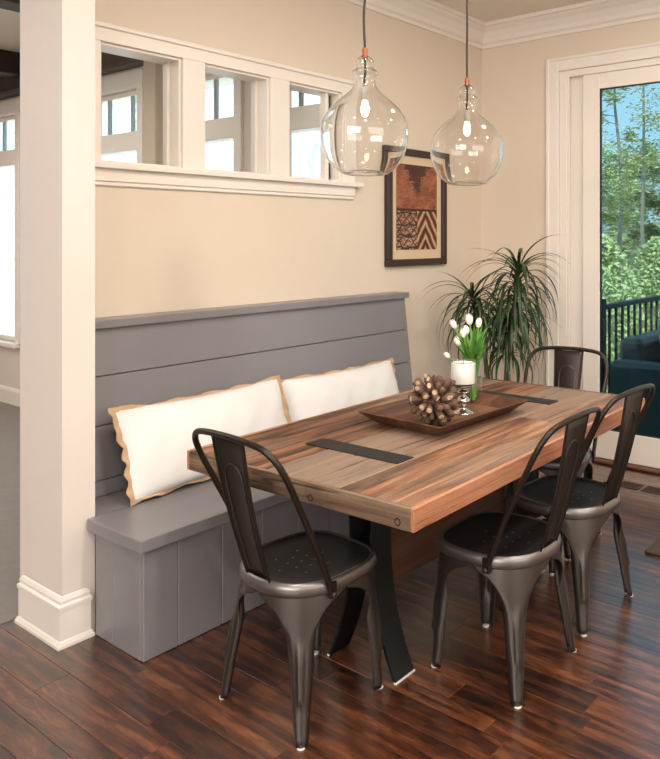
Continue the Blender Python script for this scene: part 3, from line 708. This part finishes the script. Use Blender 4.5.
# ------------------------------------------------------------------ metal chairs
def seat_outline(n=96):
    """rounded seat: nearly round at the rear (-y), squarer at the front (+y)"""
    pts = []
    for k in range(n):
        a = 2 * PI * k / n
        c, s = math.cos(a), math.sin(a)
        p = 3.6 if s > 0 else 2.35
        r = (abs(c) ** p + abs(s) ** p) ** (-1 / p)
        pts.append(Vector((c * r * (.196 if s < 0 else .196 - .012 * s), s * r * .196, 0)))
    return pts
OUT = seat_outline()
SH = .452
def make_chair():
    t = thing('metal_chair', '', 'chair')
    bm = bmesh.new(); N = len(OUT)
    def ringp(sc_, z): return [bm.verts.new((p.x * sc_, p.y * sc_, z(p) if callable(z) else z)) for p in OUT]
    def loft(rs):
        for a, b in zip(rs, rs[1:]):
            for i in range(N): bm.faces.new((a[i], a[(i + 1) % N], b[(i + 1) % N], b[i]))
    pan = [ringp(s, z) for s, z in ((.93, SH - .004), (.88, SH - .0075), (.7, SH - .010), (.4, SH - .013), (.15, SH - .014))]
    loft(pan); bm.faces.new(pan[-1]); pb = [ringp(.93, SH - .018), ringp(.3, SH - .022)]; loft(pb); bm.faces.new(pb[-1])
    ob('seat', bm, 'seatpan', t, True)
    bm = bmesh.new(); prof = [(.92, SH - .006), (.945, SH - .001), (.975, SH), (1.0, SH - .004), (1.022, SH - .013), (1.03, SH - .024), (1.022, SH - .034), (1.0, SH - .042), (.975, SH - .045), (.96, SH - .03), (.93, SH - .017)]
    rs = [ringp(s, z) for s, z in prof]; loft(rs); 
    for i in range(N): bm.faces.new((rs[-1][i], rs[-1][(i + 1) % N], rs[0][(i + 1) % N], rs[0][i]))
    ob('seat_rim', bm, 'gunrim', t, True)
    bm = bmesh.new()
    for (hx, hy_) in [(0, -.02)] + [(.045 * math.cos(a), -.02 + .045 * math.sin(a)) for a in [k * PI / 3 for k in range(6)]] + [(.088 * math.cos(a), -.02 + .088 * math.sin(a)) for a in [PI / 6 + k * PI / 3 for k in range(6)]]:
        bmesh.ops.create_circle(bm, cap_ends=True, radius=.0042, segments=8, matrix=Matrix.Translation((hx, hy_, SH - .0105)))
    ob('seat_perforations', bm, 'hole', t)
    # legs: sheet-metal funnels lofted from the seat edge down to each foot
    feet = [(.170, .180), (-.170, .180), (-.203, -.188), (.203, -.188)]
    ctr = [12, 36, 60, 84]; h0 = 12.0
    for (fx, fy), c0 in zip(feet, ctr):
        bm = bmesh.new(); nu, nv = 20, 26; grid = []
        def P(s):
            i = math.floor(s); f = s - i; return OUT[i % N].lerp(OUT[(i + 1) % N], f)
        pc = P(c0) * .985; F = Vector((fx, fy, 0)); rad = Vector((pc.x, pc.y, 0)).normalized()
        ztop = SH - .030; zbot = .005
        for j in range(nv + 1):
            v = j / nv; vv = v ** 1.25
            z = ztop + (zbot - ztop) * vv
            va = .36
            if vv < .06: h = h0
            elif vv < va:
                tt = (vv - .06) / (va - .06); h = h0 - (h0 - 3.1) * math.sqrt(max(0, 1 - (1 - tt) ** 2))
            else: h = 3.1 - (3.1 - 1.55) * (vv - va) / (1 - va)
            g = vv ** .95
            row_ = []
            for i in range(nu + 1):
                u = -1 + 2 * i / nu
                q = P(c0 + u * h) * .985 + (F - pc) * g
                # pressed rib down the middle, raised pad near the foot
                if vv > .3:
                    k = math.exp(-(u / .30) ** 4); e = min(1, (vv - .3) / .15)
                    q = q + rad * (.0085 * k * e * (1 if vv < .70 else 0.1) + .005 * math.exp(-((vv - .70) / .045) ** 2) * math.exp(-(u / .8) ** 2))
                if vv > .2: q = q - rad * ((.006 * u * u + .018 * u ** 6) * min(1, (vv - .2) / .2))
                row_.append(bm.verts.new((q.x, q.y, z)))
            grid.append(row_)
        for a, b in zip(grid, grid[1:]):
            for i in range(nu): bm.faces.new((a[i], a[i + 1], b[i + 1], b[i]))
        lg = ob('leg', bm, 'gunmetal', t, True)
        md = lg.modifiers.new('sheet', 'SOLIDIFY'); md.thickness = .0022; md.offset = -1
        fp = P(c0) * .985 + (F - pc) - rad * .009
        ob('foot_glide', lathe([(0, 0), (.0125, 0), (.0130, .002), (.0125, .0055), (0, .006)], 14, loc=(fp.x, fp.y, 0)), 'whiteplastic', lg, True)
    # hoop back
    hp = [(.200, -.066, .415), (.201, -.075, .44), (.206, -.135, .58), (.214, -.205, .72), (.218, -.246, .80), (.206, -.275, .858), (.168, -.293, .893), (.095, -.300, .905), (0, -.302, .908)]
    full = hp + [(-a, b, c) for a, b, c in hp[-2::-1]]
    hb = ob('back_frame', tube(spline(full, 5), .0098, 12), 'bronze', t, True)
    for s in (-1, 1):
        ob('frame_tab', boxes((s * .205 - .005, s * .205 + .005, -.082, -.052, .40, .45), bev=.003), 'bronze', hb)
        ob('bolt', lathe([(0, 0), (.006, 0), (.006, .004), (0, .006)], 10), 'gunrim', hb, True, (s * .208, -.067, .412), (0, s * PI / 2, 0))
    # splat
    def splat(u, v):  # v 0 bottom..1 top
        wd = .056 + .022 * v; z = .444 + v * .455; y = -.186 - .112 * v - .010 * math.sin(v * PI) + .006 * (1 - u * u)
        return Vector((u * wd, -y * -1, z))
    bm = bmesh.new(); grid = [[bm.verts.new(splat(-1 + 2 * i / 10, j / 14)) for i in range(11)] for j in range(15)]
    for a, b in zip(grid, grid[1:]):
        for i in range(10): bm.faces.new((a[i], a[i + 1], b[i + 1], b[i]))
    sp = ob('backrest', bm, 'bronze', t, True); md = sp.modifiers.new('sheet', 'SOLIDIFY'); md.thickness = .004; md.offset = 0
    for off in (-.0035, .0035):
        pts = [splat(-.62, .06)] + [splat(-.62, v) for v in (.2, .4, .6, .70)] + [splat(-.62 * math.cos(a), .70 + .13 * math.sin(a)) for a in [k * PI / 10 for k in range(1, 10)]] + [splat(.62, v) for v in (.70, .6, .4, .2, .06)]
        ob('embossed_arch', tube([p + Vector((0, off, 0)) for p in pts], .0024, 6), 'gunmetal', sp, True)  # lighter metal puts the edge highlights of the arch into its colour
    for s in (-1, 1):
        ob('folded_edge', tube([splat(s, v / 10) for v in range(11)], .0042, 8), 'bronze', sp, True)
    return t
ch = make_chair()
def place(o, x_, y_, rz, label):
    o.location = (x_, y_, 0); o.rotation_euler = (0, 0, rz); o['label'] = label; o['group'] = 'gunmetal chairs around the table'
c2, c3, c4 = copy_tree(ch), copy_tree(ch), copy_tree(ch)
place(ch, 1.684, 1.876, -PI / 2 - math.radians(2.5), 'gunmetal chair at the near end of the table, beside the grey bench')
place(c2, 2.222, 1.462, math.radians(1.5), 'gunmetal chair on the open long side of the table, nearest the camera on the right')
place(c3, 2.745, 1.478, math.radians(-2), 'gunmetal chair on the open long side of the table, farther one toward the glass door')
place(c4, 3.245, 1.85, PI / 2 - math.radians(-10), 'gunmetal chair at the far end of the table in front of the glass door')

# ------------------------------------------------------------------ pendants
PZ = 1.717
def pendant(x_, y_, label, seed):
    t = thing('pendant_lamp', label, 'pendant lamp', (x_, y_, ZC), 0, 'glass jug pendants over the table')
    prof = [(.0, .012), (.05, .009), (.062, .002), (.072, 0), (.092, .010), (.125, .042), (.146, .09), (.153, .138), (.147, .183), (.123, .226), (.087, .260), (.056, .286), (.040, .308), (.035, .330), (.037, .342), (.044, .350), (.044, .357), (.036, .365), (.030, .371), (.033, .384), (.029, .398), (.017, .410), (.012, .412)]
    sp_ = spline([(a, 0, b) for a, b in prof], 3); outer = [(max(0, p.x), p.z) for p in sp_]
    inner = []
    for i, (r_, z_) in enumerate(outer):
        a = Vector(outer[max(i - 1, 0)]); b = Vector(outer[min(i + 1, len(outer) - 1)]); d = (b - a).normalized(); n_ = Vector((-d.y, d.x))
        inner.append((max(0.0, r_ + n_.x * .0032), z_ + n_.y * .0032))
    inner[0] = (0, outer[0][1] + .0032)
    bm = lathe(outer + inner[::-1], 56)
    bmesh.ops.remove_doubles(bm, verts=bm.verts[:], dist=.0004)
    rr = random.Random(seed); p1, p2 = rr.random() * 6, rr.random() * 6
    for v in bm.verts:   # hand-blown unevenness
        a = math.atan2(v.co.y, v.co.x); k = 1 + .012 * math.sin(2 * a + p1) + .006 * math.sin(3 * a + 20 * v.co.z + p2)
        v.co.x *= k; v.co.y *= k
    dz = PZ - ZC
    ob('glass_shade', bm, 'glass', t, True, (0, 0, dz))
    ob('cap', lathe([(0, .405), (.010, .405), (.0105, .412), (.0085, .420), (.0105, .430), (.008, .44), (0, .442)], 16), 'cork', t, True, (0, 0, dz))
    rr = random.Random(seed); pts = [(0, 0, dz + .44)]
    for k in range(1, 9): pts.append((rr.uniform(-.004, .004), rr.uniform(-.004, .004), dz + .44 + (-.025 - dz - .44) * k / 8))
    pts[-1] = (0, 0, -.025)
    ob('cord', tube(spline(pts, 4), .0042, 8), 'cord', t, True)
    ob('inner_cord', tube([(0, 0, dz + .408), (.002, 0, dz + .36), (-.002, .001, dz + .325), (0, 0, dz + .302)], .004, 8), 'cord', t, True)
    ob('socket', lathe([(0, .304), (.010, .304), (.0135, .298), (.0135, .264), (.0115, .257), (0, .257)], 18), 'socket', t, True, (0, 0, dz))
    ob('bulb', lathe([(0, .258), (.008, .257), (.010, .250), (.0135, .236), (.0145, .224), (.012, .212), (.006, .203), (0, .199)], 20), 'bulb', t, True, (0, 0, dz))
    ob('ceiling_canopy', lathe([(0, 0), (.062, 0), (.062, -.012), (.03, -.025), (0, -.026)], 24), 'cord', t, True, (0, 0, 0))
    l = bpy.data.lights.new('bulb_light', 'POINT'); l.energy = 5; l.color = (1, .72, .42); l.shadow_soft_size = .012
    lo = bpy.data.objects.new('bulb_light', l); C.objects.link(lo); lo.parent = t; lo.location = (0, 0, dz + .215)
pendant(1.901, 1.82, 'clear glass jug pendant lamp in front of the transom windows', 1)
pendant(2.505, 1.82, 'clear glass jug pendant lamp nearer the corner, over the framed print', 2)

# ------------------------------------------------------------------ framed print
def print_mat():
    t = NT('woodcut_print'); tc = t.n('ShaderNodeTexCoord'); sp_ = t.n('ShaderNodeSeparateXYZ'); t.l(tc.outputs['Object'], sp_.inputs[0])
    X, Z = sp_.outputs[0], sp_.outputs[2]
    nz = t.noise(t.coord((30, 30, 90)), 1.0, 5, .7); nb = t.noise(t.coord((1, 1, 1)), 14.0, 4)
    base = t.ramp(t.math('ADD', t.math('MULTIPLY', nz, .6), t.math('MULTIPLY', nb, .4)), [(.3, srgb(70, 36, 24)), (.5, srgb(142, 82, 52)), (.7, srgb(184, 122, 84))])
    dark = srgb(44, 26, 22); pale = srgb(206, 166, 128)
    def tri(v, freq): return t.math('ABSOLUTE', t.math('SUBTRACT', t.math('FRACT', t.math('MULTIPLY', v, freq)), .5))
    def wob(v, k): return t.math('ADD', v, t.math('MULTIPLY', t.math('SUBTRACT', nb, .5), k))
    Xw, Zw = wob(X, .05), wob(Z, .05)
    # chevrons lower right
    xs_ = t.math('ABSOLUTE', t.math('SUBTRACT', X, .085)); chv = tri(t.math('ADD', t.math('MULTIPLY', xs_, 1.5), Zw), 11)
    chc = t.ramp(chv, [(.08, dark), (.2, srgb(120, 66, 44)), (.33, srgb(150, 96, 64)), (.42, pale)])
    # lattice lower left
    d1_ = tri(t.math('ADD', Xw, Zw), 13.5); d2_ = tri(t.math('SUBTRACT', Xw, Zw), 13.5); d3_ = tri(Zw, 13.5)
    ln = t.math('MINIMUM', t.math('MINIMUM', d1_, d2_), d3_)
    lat = t.mix(t.ramp(ln, [(.05, (1, 1, 1, 1)), (.10, (0, 0, 0, 1))]), t.mix(t.ramp(nz, [(.45, (0, 0, 0, 1)), (.6, (1, 1, 1, 1))]), srgb(112, 66, 46), pale), dark)
    low = t.mix(t.math('GREATER_THAN', X, .0), lat, chc)
    # dark branching shape at the top
    rx = t.math('ABSOLUTE', wob(X, .10)); tp = t.math('LESS_THAN', t.math('SUBTRACT', t.math('ADD', t.math('MULTIPLY', rx, 1.3), t.math('MULTIPLY', t.math('SUBTRACT', nz, .5), .35)), t.math('SUBTRACT', Z, .10)), 0.0)
    up = t.mix(tp, base, srgb(74, 40, 32))
    hline = t.math('LESS_THAN', t.math('ABSOLUTE', t.math('ADD', Z, .015)), .007)
    col = t.mix(t.math('LESS_THAN', Z, -.015), up, low); col = t.mix(hline, col, dark)
    t.l(col, t.b.inputs['Base Color']); t.b.inputs['Roughness'].default_value = .6; return t.m
PX0, PX1, PZ0, PZ1 = 3.502, 4.112, 1.312, 2.072; pcx, pcz = (PX0 + PX1) / 2, (PZ0 + PZ1) / 2; hw, hh = (PX1 - PX0) / 2, (PZ1 - PZ0) / 2
pf = thing('framed_print', 'brown woodcut style print in a dark wood frame on the wall', 'picture', (pcx, YW, pcz))
fw = .05
for nm, b_ in (('frame_rail', (-hw, hw, -.034, -.001, hh - fw * .9, hh)), ('frame_rail', (-hw, hw, -.034, -.001, -hh, -hh + fw * .9)), ('frame_stile', (-hw, -hw + fw, -.034, -.001, -hh + fw * .9, hh - fw * .9)), ('frame_stile', (hw - fw, hw, -.034, -.001, -hh + fw * .9, hh - fw * .9))):
    ob(nm, boxes(b_, bev=.004), 'framewood', pf)
ob('mat_board', boxes((-hw + fw, hw - fw, -.016, -.004, -hh + fw * .9, hh - fw * .9)), 'mat', pf)
ob('print', boxes((-hw + fw + .048, hw - fw - .048, -.0185, -.016, -hh + fw + .055, hh - fw - .05)), print_mat(), pf)

# ------------------------------------------------------------------ tray and what stands on it
ty = thing('serving_tray', 'dark wooden tray with flared sides in the middle of the table', 'tray', (2.43, 1.872, TZ + .001), math.radians(-1.5))
Lx, Ly = .295, .215; bx_, by_ = .232, .155; hz = .050
bm = bmesh.new(); th = .010
def rect(hx, hy_, z): return [bm.verts.new(p) for p in ((-hx, -hy_, z), (hx, -hy_, z), (hx, hy_, z), (-hx, hy_, z))]
def quads(a, b): 
    for i in range(4): bm.faces.new((a[i], a[(i + 1) % 4], b[(i + 1) % 4], b[i]))
ob('tray_base', boxes((-bx_ + .002, bx_ - .002, -by_ + .002, by_ - .002, 0, .012), bev=.001), 'traywood', ty)
for k in range(4):
    bm = bmesh.new()
    A = [(-bx_, -by_), (bx_, -by_), (bx_, by_), (-bx_, by_)]; B = [(-Lx, -Ly), (Lx, -Ly), (Lx, Ly), (-Lx, Ly)]
    a, b = A[k], A[(k + 1) % 4]; c, d = B[(k + 1) % 4], B[k]
    inn = lambda p, q: (p[0] - math.copysign(q, p[0]), p[1] - math.copysign(q, p[1]))
    vs_ = [(*a, 0), (*b, 0), (*c, hz), (*d, hz), (*inn(a, .006), .012), (*inn(b, .006), .012), (*inn(c, th), hz), (*inn(d, th), hz)]
    V = [bm.verts.new(v) for v in vs_]
    for f in ((0, 1, 2, 3), (7, 6, 5, 4), (0, 4, 5, 1), (1, 5, 6, 2), (2, 6, 7, 3), (3, 7, 4, 0)): bm.faces.new([V[i] for i in f])
    ob('tray_side', bm, 'traywood', ty)

sb = thing('driftwood_ball', 'round ball of radiating driftwood sticks in the tray', 'ornament', (2.275, 1.815, TZ + .013))
rr = random.Random(11); n = 76; BR = .096
smeshes = []
for k in range(8):
    bm = bmesh.new(); L = BR * rr.uniform(.86, 1.08); r0 = rr.uniform(.0105, .0145)
    j = lambda s: rr.uniform(-s, s)
    tube([(0, 0, .02), (j(.003), j(.003), L * .6), (j(.004), j(.004), L - .003), (j(.003), j(.003), L)], [.004, r0 * .75, r0, r0 * .82], 7, bm)
    me = bpy.data.meshes.new('stick'); bm.to_mesh(me); bm.free()
    me.materials.append(M['stick']); me.materials.append(M['stickend'])
    me.polygons[len(me.polygons) - 1].material_index = 1
    smeshes.append(me)
ob('core', lathe([(0, BR - .05), (.03, BR - .04), (.05, BR), (.03, BR + .04), (0, BR + .05)], 14), 'stick', sb, True)
for k in range(n):
    z = 1 - 2 * (k + .5) / n; a = k * 2.39996; r_ = math.sqrt(1 - z * z)
    d = Vector((r_ * math.cos(a), r_ * math.sin(a), z)) + Vector((rr.gauss(0, .10), rr.gauss(0, .10), rr.gauss(0, .10)))
    o = obm('stick', smeshes[k % 8], None, sb, True, (0, 0, BR))
    o.rotation_euler = d.to_track_quat('Z', 'Y').to_euler()

ca = thing('candle_holder', 'silver mercury glass pedestal candle holder in the tray', 'candle holder', (2.500, 1.836, TZ + .013))
ob('pedestal', lathe(spline([(0, 0, 0), (.040, 0, 0), (.042, 0, .004), (.030, 0, .010), (.016, 0, .018), (.014, 0, .026), (.026, 0, .040), (.029, 0, .052), (.020, 0, .066), (.014, 0, .072), (.022, 0, .080), (.024, 0, .088), (.014, 0, .097), (.016, 0, .104), (.040, 0, .110), (.054, 0, .113)], 3).__class__([(max(0, p.x), p.z) for p in spline([(0, 0, 0), (.040, 0, 0), (.042, 0, .004), (.030, 0, .010), (.016, 0, .018), (.014, 0, .026), (.026, 0, .040), (.029, 0, .052), (.020, 0, .066), (.014, 0, .072), (.022, 0, .080), (.024, 0, .088), (.014, 0, .097), (.016, 0, .104), (.040, 0, .110), (.054, 0, .113)], 3)]), 32), 'mercury', ca, True)
ob('drip_plate', lathe([(0, .112), (.054, .112), (.057, .114), (.057, .118), (.053, .119), (0, .117)], 36), 'mercury', ca, True)
gl = thing('candle_jar', 'clear glass cup around the white candle on the silver pedestal', 'candle jar', (2.500, 1.836, TZ + .013 + .120))
ob('cup', lathe([(0, 0), (.053, 0), (.0535, .002), (.0535, .090), (.0525, .092), (.051, .090), (.051, .004), (0, .004)], 40), 'paneclear', gl, True)
ob('rim_band', tube([(.0525 * math.cos(2 * PI * k / 40), .0525 * math.sin(2 * PI * k / 40), .093) for k in range(40)], .0014, 6, closed=True), 'mercury', gl, True)
cn = thing('pillar_candle', 'thick white pillar candle inside the glass cup', 'candle', (2.500, 1.836, TZ + .013 + .1245))
ob('wax', lathe([(0, 0), (.049, 0), (.0495, .002), (.0495, .080), (.047, .083), (.020, .080), (0, .079)], 36), 'wax', cn, True)
ob('wick', tube([(0, 0, .078), (.001, 0, .085), (.003, 0, .089)], .0011, 6), 'cord', cn, True)

VX, VY = 2.69, 1.925
va_ = thing('glass_vase', 'clear glass vase of water holding the white tulips', 'vase', (VX, VY, TZ + .013))
ob('vessel', lathe([(0, 0), (.034, 0), (.038, .004), (.042, .06), (.046, .15), (.048, .185), (.046, .186), (.0435, .15), (.0395, .06), (.036, .007), (0, .006)], 36), 'paneclear', va_, True)
ob('water', lathe([(0, .008), (.0345, .008), (.0388, .06), (.0412, .11), (0, .11)], 30), 'water', va_, True)
rr = random.Random(21)
buds = [(455, 327), (470, 323), (479, 326), (464, 336), (467, 333), (459, 344), (449, 357)]
blab = ['white tulip bud highest at the left of the bunch', 'white tulip bloom at the top middle of the bunch', 'white tulip bud at the top right of the bunch', 'white tulip bloom in the centre of the bunch, upper of two', 'white tulip bloom just right of the bunch centre', 'white tulip bloom in the centre of the bunch, lower one', 'cream tulip bud drooping low at the left of the bunch']
leafmesh = []
def strap(L, wd, curl, n=10, fold=.25, early=0.4):
    """long leaf along +z that bends toward +y"""
    bm = bmesh.new(); rows = []; p = Vector((0, 0, 0)); a = 0.0
    for k in range(n + 1):
        f = k / n; ww = wd * (math.sin(PI * min(1, f * .85 + .15)) ** .7) * (1 - f ** 5) + .0008
        nrm = Vector((0, math.cos(a), -math.sin(a)))
        rows.append([bm.verts.new(p + Vector((-ww, 0, 0)) + nrm * fold * ww), bm.verts.new(p.copy()), bm.verts.new(p + Vector((ww, 0, 0)) + nrm * fold * ww)])
        p = p + Vector((0, math.sin(a), math.cos(a))) * (L / n); a += curl / n * (early + 2 * (1 - early) * f)
    for r0, r1 in zip(rows, rows[1:]):
        for i in range(2): bm.faces.new((r0[i], r0[i + 1], r1[i + 1], r1[i]))
    me = bpy.data.meshes.new('leaf'); bm.to_mesh(me); bm.free(); return me
tl_meshes = [strap(rr.uniform(.16, .235), rr.uniform(.009, .0135), c) for c in (.4, .7, 1.0, 1.4, .5, 1.8)]
for m_ in tl_meshes: m_.materials.append(M['tleaf'])
rgt = Vector((.585, -.811, 0)); fwd_ = Vector((.811, .585, 0))
for i, (px, py) in enumerate(buds):
    D_ = .811 * VX + .585 * VY + [-.01, .015, 0, -.03, -.02, -.035, -.02][i]
    lat = (px - CX) / FPX * D_; z_ = 1.5 - (py - HY) / FPX * D_
    wpt = fwd_ * D_ + rgt * lat; wpt.z = z_
    base = Vector((VX + rr.uniform(-.02, .02), VY + rr.uniform(-.02, .02), TZ + .025))
    t = thing('tulip', blab[i], 'tulip', base, 0, 'white tulips in the glass vase')
    tip = wpt - base; mid = Vector((tip.x * .18, tip.y * .18, tip.z * .52))
    if mid.length > 0:   # keep the stem inside the vase mouth
        pass
    sp_ = spline([(0, 0, 0), mid, tip], 6)
    ob('stem', tube(sp_, .0032, 7), 'tstem', t, True)
    dr_ = (sp_[-1] - sp_[-3]).normalized()
    q = dr_.to_track_quat('Z', 'Y').to_euler(); s = [1.0, 1.12, 1.0, 1.0, .95, .95, .8][i]
    for k in range(6):
        bm = bmesh.new(); rows = []; r0 = .0145 if k < 3 else .0125
        for j in range(7):
            f = j / 6; rad = r0 * math.sin(PI * (.12 + .80 * f)) ** .8 * (1.06 if f < .9 else 1); wa = .62 * (1 - f ** 3) + .04
            rows.append([bm.verts.new((rad * math.cos(e * wa), rad * math.sin(e * wa), .044 * f - .006)) for e in (-1, -.5, 0, .5, 1)])
        for a, b in zip(rows, rows[1:]):
            for e in range(4): bm.faces.new((a[e], a[e + 1], b[e + 1], b[e]))
        pe = ob('petal', bm, 'tulip', t, True, tip, (0, 0, 0)); pe.scale = (s, s, s)
        pe.rotation_euler = (dr_.to_track_quat('Z', 'Y') @ Matrix.Rotation(k * PI / 3, 3, 'Z').to_quaternion()).to_euler()
    for k in range(5):
        az = rr.random() * 6.28
        lf = obm('leaf', tl_meshes[(i * 3 + k) % 6], None, t, True, (mid.x * .4, mid.y * .4, mid.z * .50 + .02 * k))
        lf.rotation_euler = (rr.uniform(-.50, -.08), 0, az)

# ------------------------------------------------------------------ dracaena
DX, DY = 3.97, 2.64
dp = thing('potted_dracaena', 'tall dracaena with drooping narrow leaves in the room corner', 'plant', (DX, DY, 0))
ob('pot', lathe([(0, 0), (.12, 0), (.125, .01), (.16, .30), (.165, .31), (.165, .33), (.15, .33), (.145, .28), (0, .28)], 32), 'pot', dp, True)
ob('soil', lathe([(0, .282), (.145, .282), (.10, .295), (0, .30)], 24), 'soil', dp, True)
rr = random.Random(5)
dl = [strap(rr.uniform(.36, .52), rr.uniform(.0075, .0108), c, 12, .35, e_) for c, e_ in ((1.1, .8), (1.6, 1.0), (1.9, 1.3), (2.1, 1.5), (2.3, 1.5), (2.5, 1.6), (2.2, 1.7), (2.4, 1.4))]
for m_ in dl: m_.materials.append(M['dleaf'])
def screen_pt(px, py, D_):
    p = fwd_ * D_ + rgt * ((px - CX) / FPX * D_); p.z = 1.5 - (py - HY) / FPX * D_; return p
D0 = .811 * DX + .585 * DY
heads = [(screen_pt(519, 268, D0 - .02), 128, 1.0, .36), (screen_pt(473, 296, D0 + .05), 92, .88, .24), (screen_pt(508, 322, D0 + .06), 56, .9, .24)]
for hi, (hp, nl, sc_, ext) in enumerate(heads):
    loc = hp - Vector((DX, DY, 0)); b0 = Vector((.03 * math.cos(hi * 2.1), .03 * math.sin(hi * 2.1), .28))
    mid = b0.lerp(loc, .5) + Vector((rr.uniform(-.02, .02), rr.uniform(-.02, .02), 0))
    cp_ = spline([b0, mid, loc], 8)
    ob('cane', tube(cp_, [.015] * 13 + [.013] * 4, 10), 'cane', dp, True)
    for k in range(nl):
        f = k / nl                                   # 0 lowest, 1 top
        az = k * 2.39996 + rr.uniform(-.25, .25); tilt = .34 + .85 * (1 - f) ** .7 + (.35 if f > .93 else 0) + rr.uniform(-.18, .22)
        mi = min(7, max(0, int(.5 + (1 - f ** 4) * 6.5 + rr.uniform(-1.2, 1))))
        org = loc + (mid - loc).normalized() * ext * (1 - f)
        o = obm('leaf', dl[mi], None, dp, True, org)
        sv = sc_ * rr.uniform(.72, 1.08); o.rotation_euler = (-tilt, 0, az); o.scale = (1, sv, sv)

# ------------------------------------------------------------------ floor mat, registers
mt = thing('door_mat', 'dark brown woven mat on the floor inside the glass door', 'mat', (3.78, 1.01, 0))
ob('mat_body', boxes((-.41, .41, -.40, .40, 0.0005, .012), bev=.004), 'matrug', mt)
for k in range(40): 
    yb = -.385 + k * .01975
    ob('woven_cord', tube([(-.415, yb, .011), (.415, yb, .011)], .0062, 6), 'matrug', mt)
for lab, yc in (('dark slotted floor register by the door, left one', 1.862), ('dark slotted floor register by the door, right one', 1.70)):
    rg = thing('floor_register', lab, 'floor vent', (4.235, yc, 0), 0, 'floor registers by the door')
    ob('frame', boxes((-.055, .055, -.072, -.062, 0, .004), (-.055, .055, .062, .072, 0, .004), (-.055, -.045, -.062, .062, 0, .004), (.045, .055, -.062, .062, 0, .004), bev=.001), 'register', rg)
    ob('duct_opening', boxes((-.045, .045, -.062, .062, .0002, .0008)), 'slot', rg)  # dark sheet below the slats stands for the shade inside the duct
    for k in range(8): ob('slat', boxes((-.045, .045, -.058 + k * .0158, -.052 + k * .0158, .0008, .0035)), 'register', rg)
